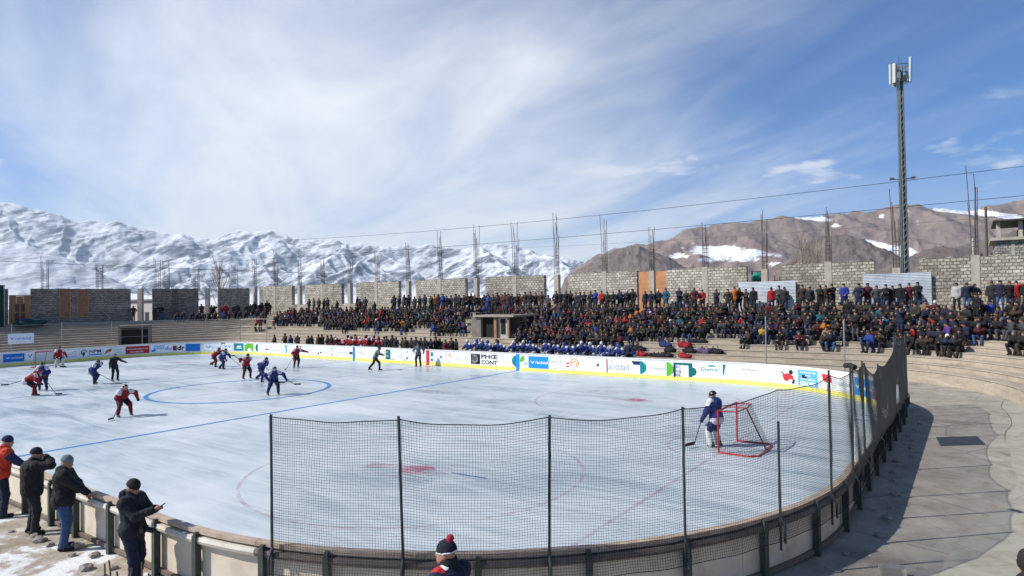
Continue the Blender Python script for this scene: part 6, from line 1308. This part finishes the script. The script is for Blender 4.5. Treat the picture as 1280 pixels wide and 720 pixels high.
for n_, q in enumerate(np.arange(-16.3, -9.6, .56)): bench_player(q+rc.uniform(-.12,.12), 15.6+rc.uniform(0,1.0), rc.choice((0,1,1,2)), 'red', 'red team player behind the far boards, %s of the red row from left' % ORD[n_], rc.choice([HK, HELW, HR_]))
for n_, q in enumerate(np.arange(.0, 13.9, .72)): bench_player(q+rc.uniform(-.15,.15), 15.6+rc.uniform(0,1.2), rc.choice((0,0,1,1,2)), 'blue', 'blue team player behind the far boards, %s of the blue row from left' % (ORD+['last','very last'])[min(n_, 21)], rc.choice([HK, HELW, HELB]))
# --------------------------------------------------------------- kit bags on the low steps
def bag(q, k, L_, w, hgt, mat, label, rz, seed):
    t_ = 18.6+TW*k+.36; s_ = 32+(q-32)*(t_+19.8)/39.1; th = thing('kit_bag', label, 'bag', W(s_, t_, tier_z(k, s_)+.008), AX+rz, 'kit bags on the low steps')
    V, F, mi = sdf_mesh([ell((-L_*.18,.03,hgt*.38), (L_*.36,w*.48,hgt*.5)), ell((L_*.2,-.02,hgt*.30), (L_*.34,w*.5,hgt*.42)), cap((-L_*.25,w*.1,hgt*.2), (L_*.25,-w*.1,hgt*.25), hgt*.3, hgt*.3)], .035, .06, [((0,0,-1), 0.0)]); V *= (1+.22*fbm(V[:,0]*4+seed, V[:,1]*4+V[:,2]*3, 3, seed))[:, None]; V[:, 2] -= V[:, 2].min()
    obj('bag_body', np_mesh('bag_body', V, F, [mat], mi), th); b = MB()
    for x in (-.14, .14): b.tube([(x,-w*.40,hgt*.5),(x,-w*.22,hgt*.95),(x,0,hgt*1.12),(x,w*.22,hgt*.95),(x,w*.40,hgt*.5)], .018, 5)
    b.build('handle', BLACK, th)
BAGS = [(14.2,1,.9,.45,.45,BLACK,'black kit bag at the left end of the bag row'),(14.35,0,.8,.45,.42,cl('bag_red', (.26,.014,.02)),'red kit bag under the black one at the left of the row'),(15.4,0,1.1,.4,.3,BLACK,'flat black kit bag right of the red bag'),(16.1,0,.8,.45,.4,CHAR,'charcoal kit bag on the lowest step mid row'),(16.0,2,1.0,.5,.45,cl('bag_navy', (.02,.03,.12)),'navy kit bag highest on the steps'),(16.3,1,.8,.5,.42,BLACK,'black kit bag below the navy one'),(17.3,2,.9,.5,.5,cl('bag_red', (.4,.02,.03)),'red kit bag on the third step'),(17.3,0,.9,.45,.38,cl('bag_red', (.4,.02,.03)),'red kit bag on the lowest step right of the charcoal one'),(17.6,1,1.0,.5,.4,BLACK,'black kit bag between the two right red bags'),(18.2,3,1.1,.4,.3,BLACK,'long black kit bag on the fourth step'),(18.5,1,.9,.5,.42,cl('bag_purple', (.10,.06,.13)),'purple grey kit bag at the right'),(19.2,1,1.0,.5,.42,BLACK,'black kit bag at the right end of the bag row')]
for n_, (q, k, L_, w, hgt, mt, lb) in enumerate(BAGS): bag(q, k, L_, w, hgt, mt, lb, rc.uniform(-.3,.3), n_)
# --------------------------------------------------------------- rubble, stubs and odds and ends on the ground
M_RUB = M('rubble_stone', (.28,.25,.22), .95, .3, 6, .4)
def rock(p, r, label, seed, mat=M_RUB, nm='rock'):
    bm = bmesh.new(); bmesh.ops.create_icosphere(bm, subdivisions=2, radius=r)
    for v in bm.verts: v.co = v.co*(1+.5*float(pnoise(v.co.x/r*1.3+seed, v.co.y/r*1.3+v.co.z/r)))*(1-.12*((v.index*7+seed) % 3)); v.co.z *= .65
    me = bpy.data.meshes.new(nm); bm.to_mesh(me); bm.free(); me.materials.append(mat); o = obj(nm, me); o.location = Vector(p)+Vector((0,0,r*.30)); o.rotation_euler.z = seed; o['label'] = label; o['category'] = 'rock'; o['group'] = 'loose stones by the boards'
def slab(s_, t_, lx, ly, lz, rz, label, mat=M_RUB):
    b = MB(); b.box(-lx/2,lx/2,-ly/2,ly/2,0,lz); b.box(-lx/2*.9,lx/2*.7,-ly/2*.9,ly/2*.8,lz,lz+.02); o = b.build('concrete_block', mat); o.location = W(s_, t_, GZ+.002); o.rotation_euler.z = AX+rz; o['label'] = label; o['category'] = 'block'
slab(15.1,-15.75,.55,.3,.14,.5,'grey concrete block on the ground beside the man in orange'); slab(30.9,-8.3,.34,.2,.16,.4,'pale concrete block lying in the shade behind the right boards',M_APRON); slab(30.2,-9.4,.45,.4,.06,.2,'flat concrete slab at the foot of the right boards',M_APRON)
rr_ = random.Random(4)
for n_ in range(16):
    p = 99.4+.42*n_+rr_.uniform(-.15,.15); q = outline(p, .30+rr_.uniform(0,.5)); rock(W(q.x, q.y, GZ), rr_.uniform(.05,.13), 'loose stone at the foot of the near boards, %s from the net' % ORD[n_], n_)
for n_ in range(14):
    p = 76+1.0*n_+rr_.uniform(-.2,.2); q = outline(p, .32+rr_.uniform(0,.35)); rock(W(q.x, q.y, GZ), rr_.uniform(.05,.12), 'broken concrete lump along the shaded right boards, %s from the gate' % ORD[n_], n_+40)
# short bars sticking up at the bottom left
for n_, (p, o_, hh) in enumerate(((101.3,.75,.42),(101.0,.95,.50),(100.75,.7,.40),(100.5,1.0,.52),(100.3,.78,.62),(100.2,1.05,.45),(100.0,.85,.55),(99.85,.95,.60),(99.65,1.05,.58))):
    q = outline(p, o_); b = MB(); b.tube([(0,0,-.1),(.01,0,hh*.6),(.02*((n_ % 3)-1),.01,hh)], .012, 6); ob = b.build('reinforcing_stub', M_REBAR); ob.location = W(q.x, q.y, GZ); ob['label'] = 'short steel bar sticking up before the near boards, %s from left' % ORD[n_]; ob['category'] = 'steel bar'; ob['group'] = 'short bars at the bottom left'
# dark flat sheet standing in for a cast shadow on the concourse, weeds by the stand
b = MB(); v = [(31.15,2.35),(31.0,3.55),(32.0,4.35),(32.2,3.2)]; pl_ = mesh_of('shadow_patch', [(x-31.6, y-3.3, z) for z in (0,.012) for x, y in v], [(0,1,2,3),(7,6,5,4)]+[(k, 4+k, 4+(k+1) % 4, (k+1) % 4) for k in range(4)], M('shadow_dark', (.05,.055,.06), .6, .2)); o = obj('shadow_patch', pl_); o.location = W(31.6,3.3,GZ+.006); o.rotation_euler.z = AX; o['label'] = 'dark flat sheet standing in for a shadow on the sunlit concourse'; o['category'] = 'painted shadow'
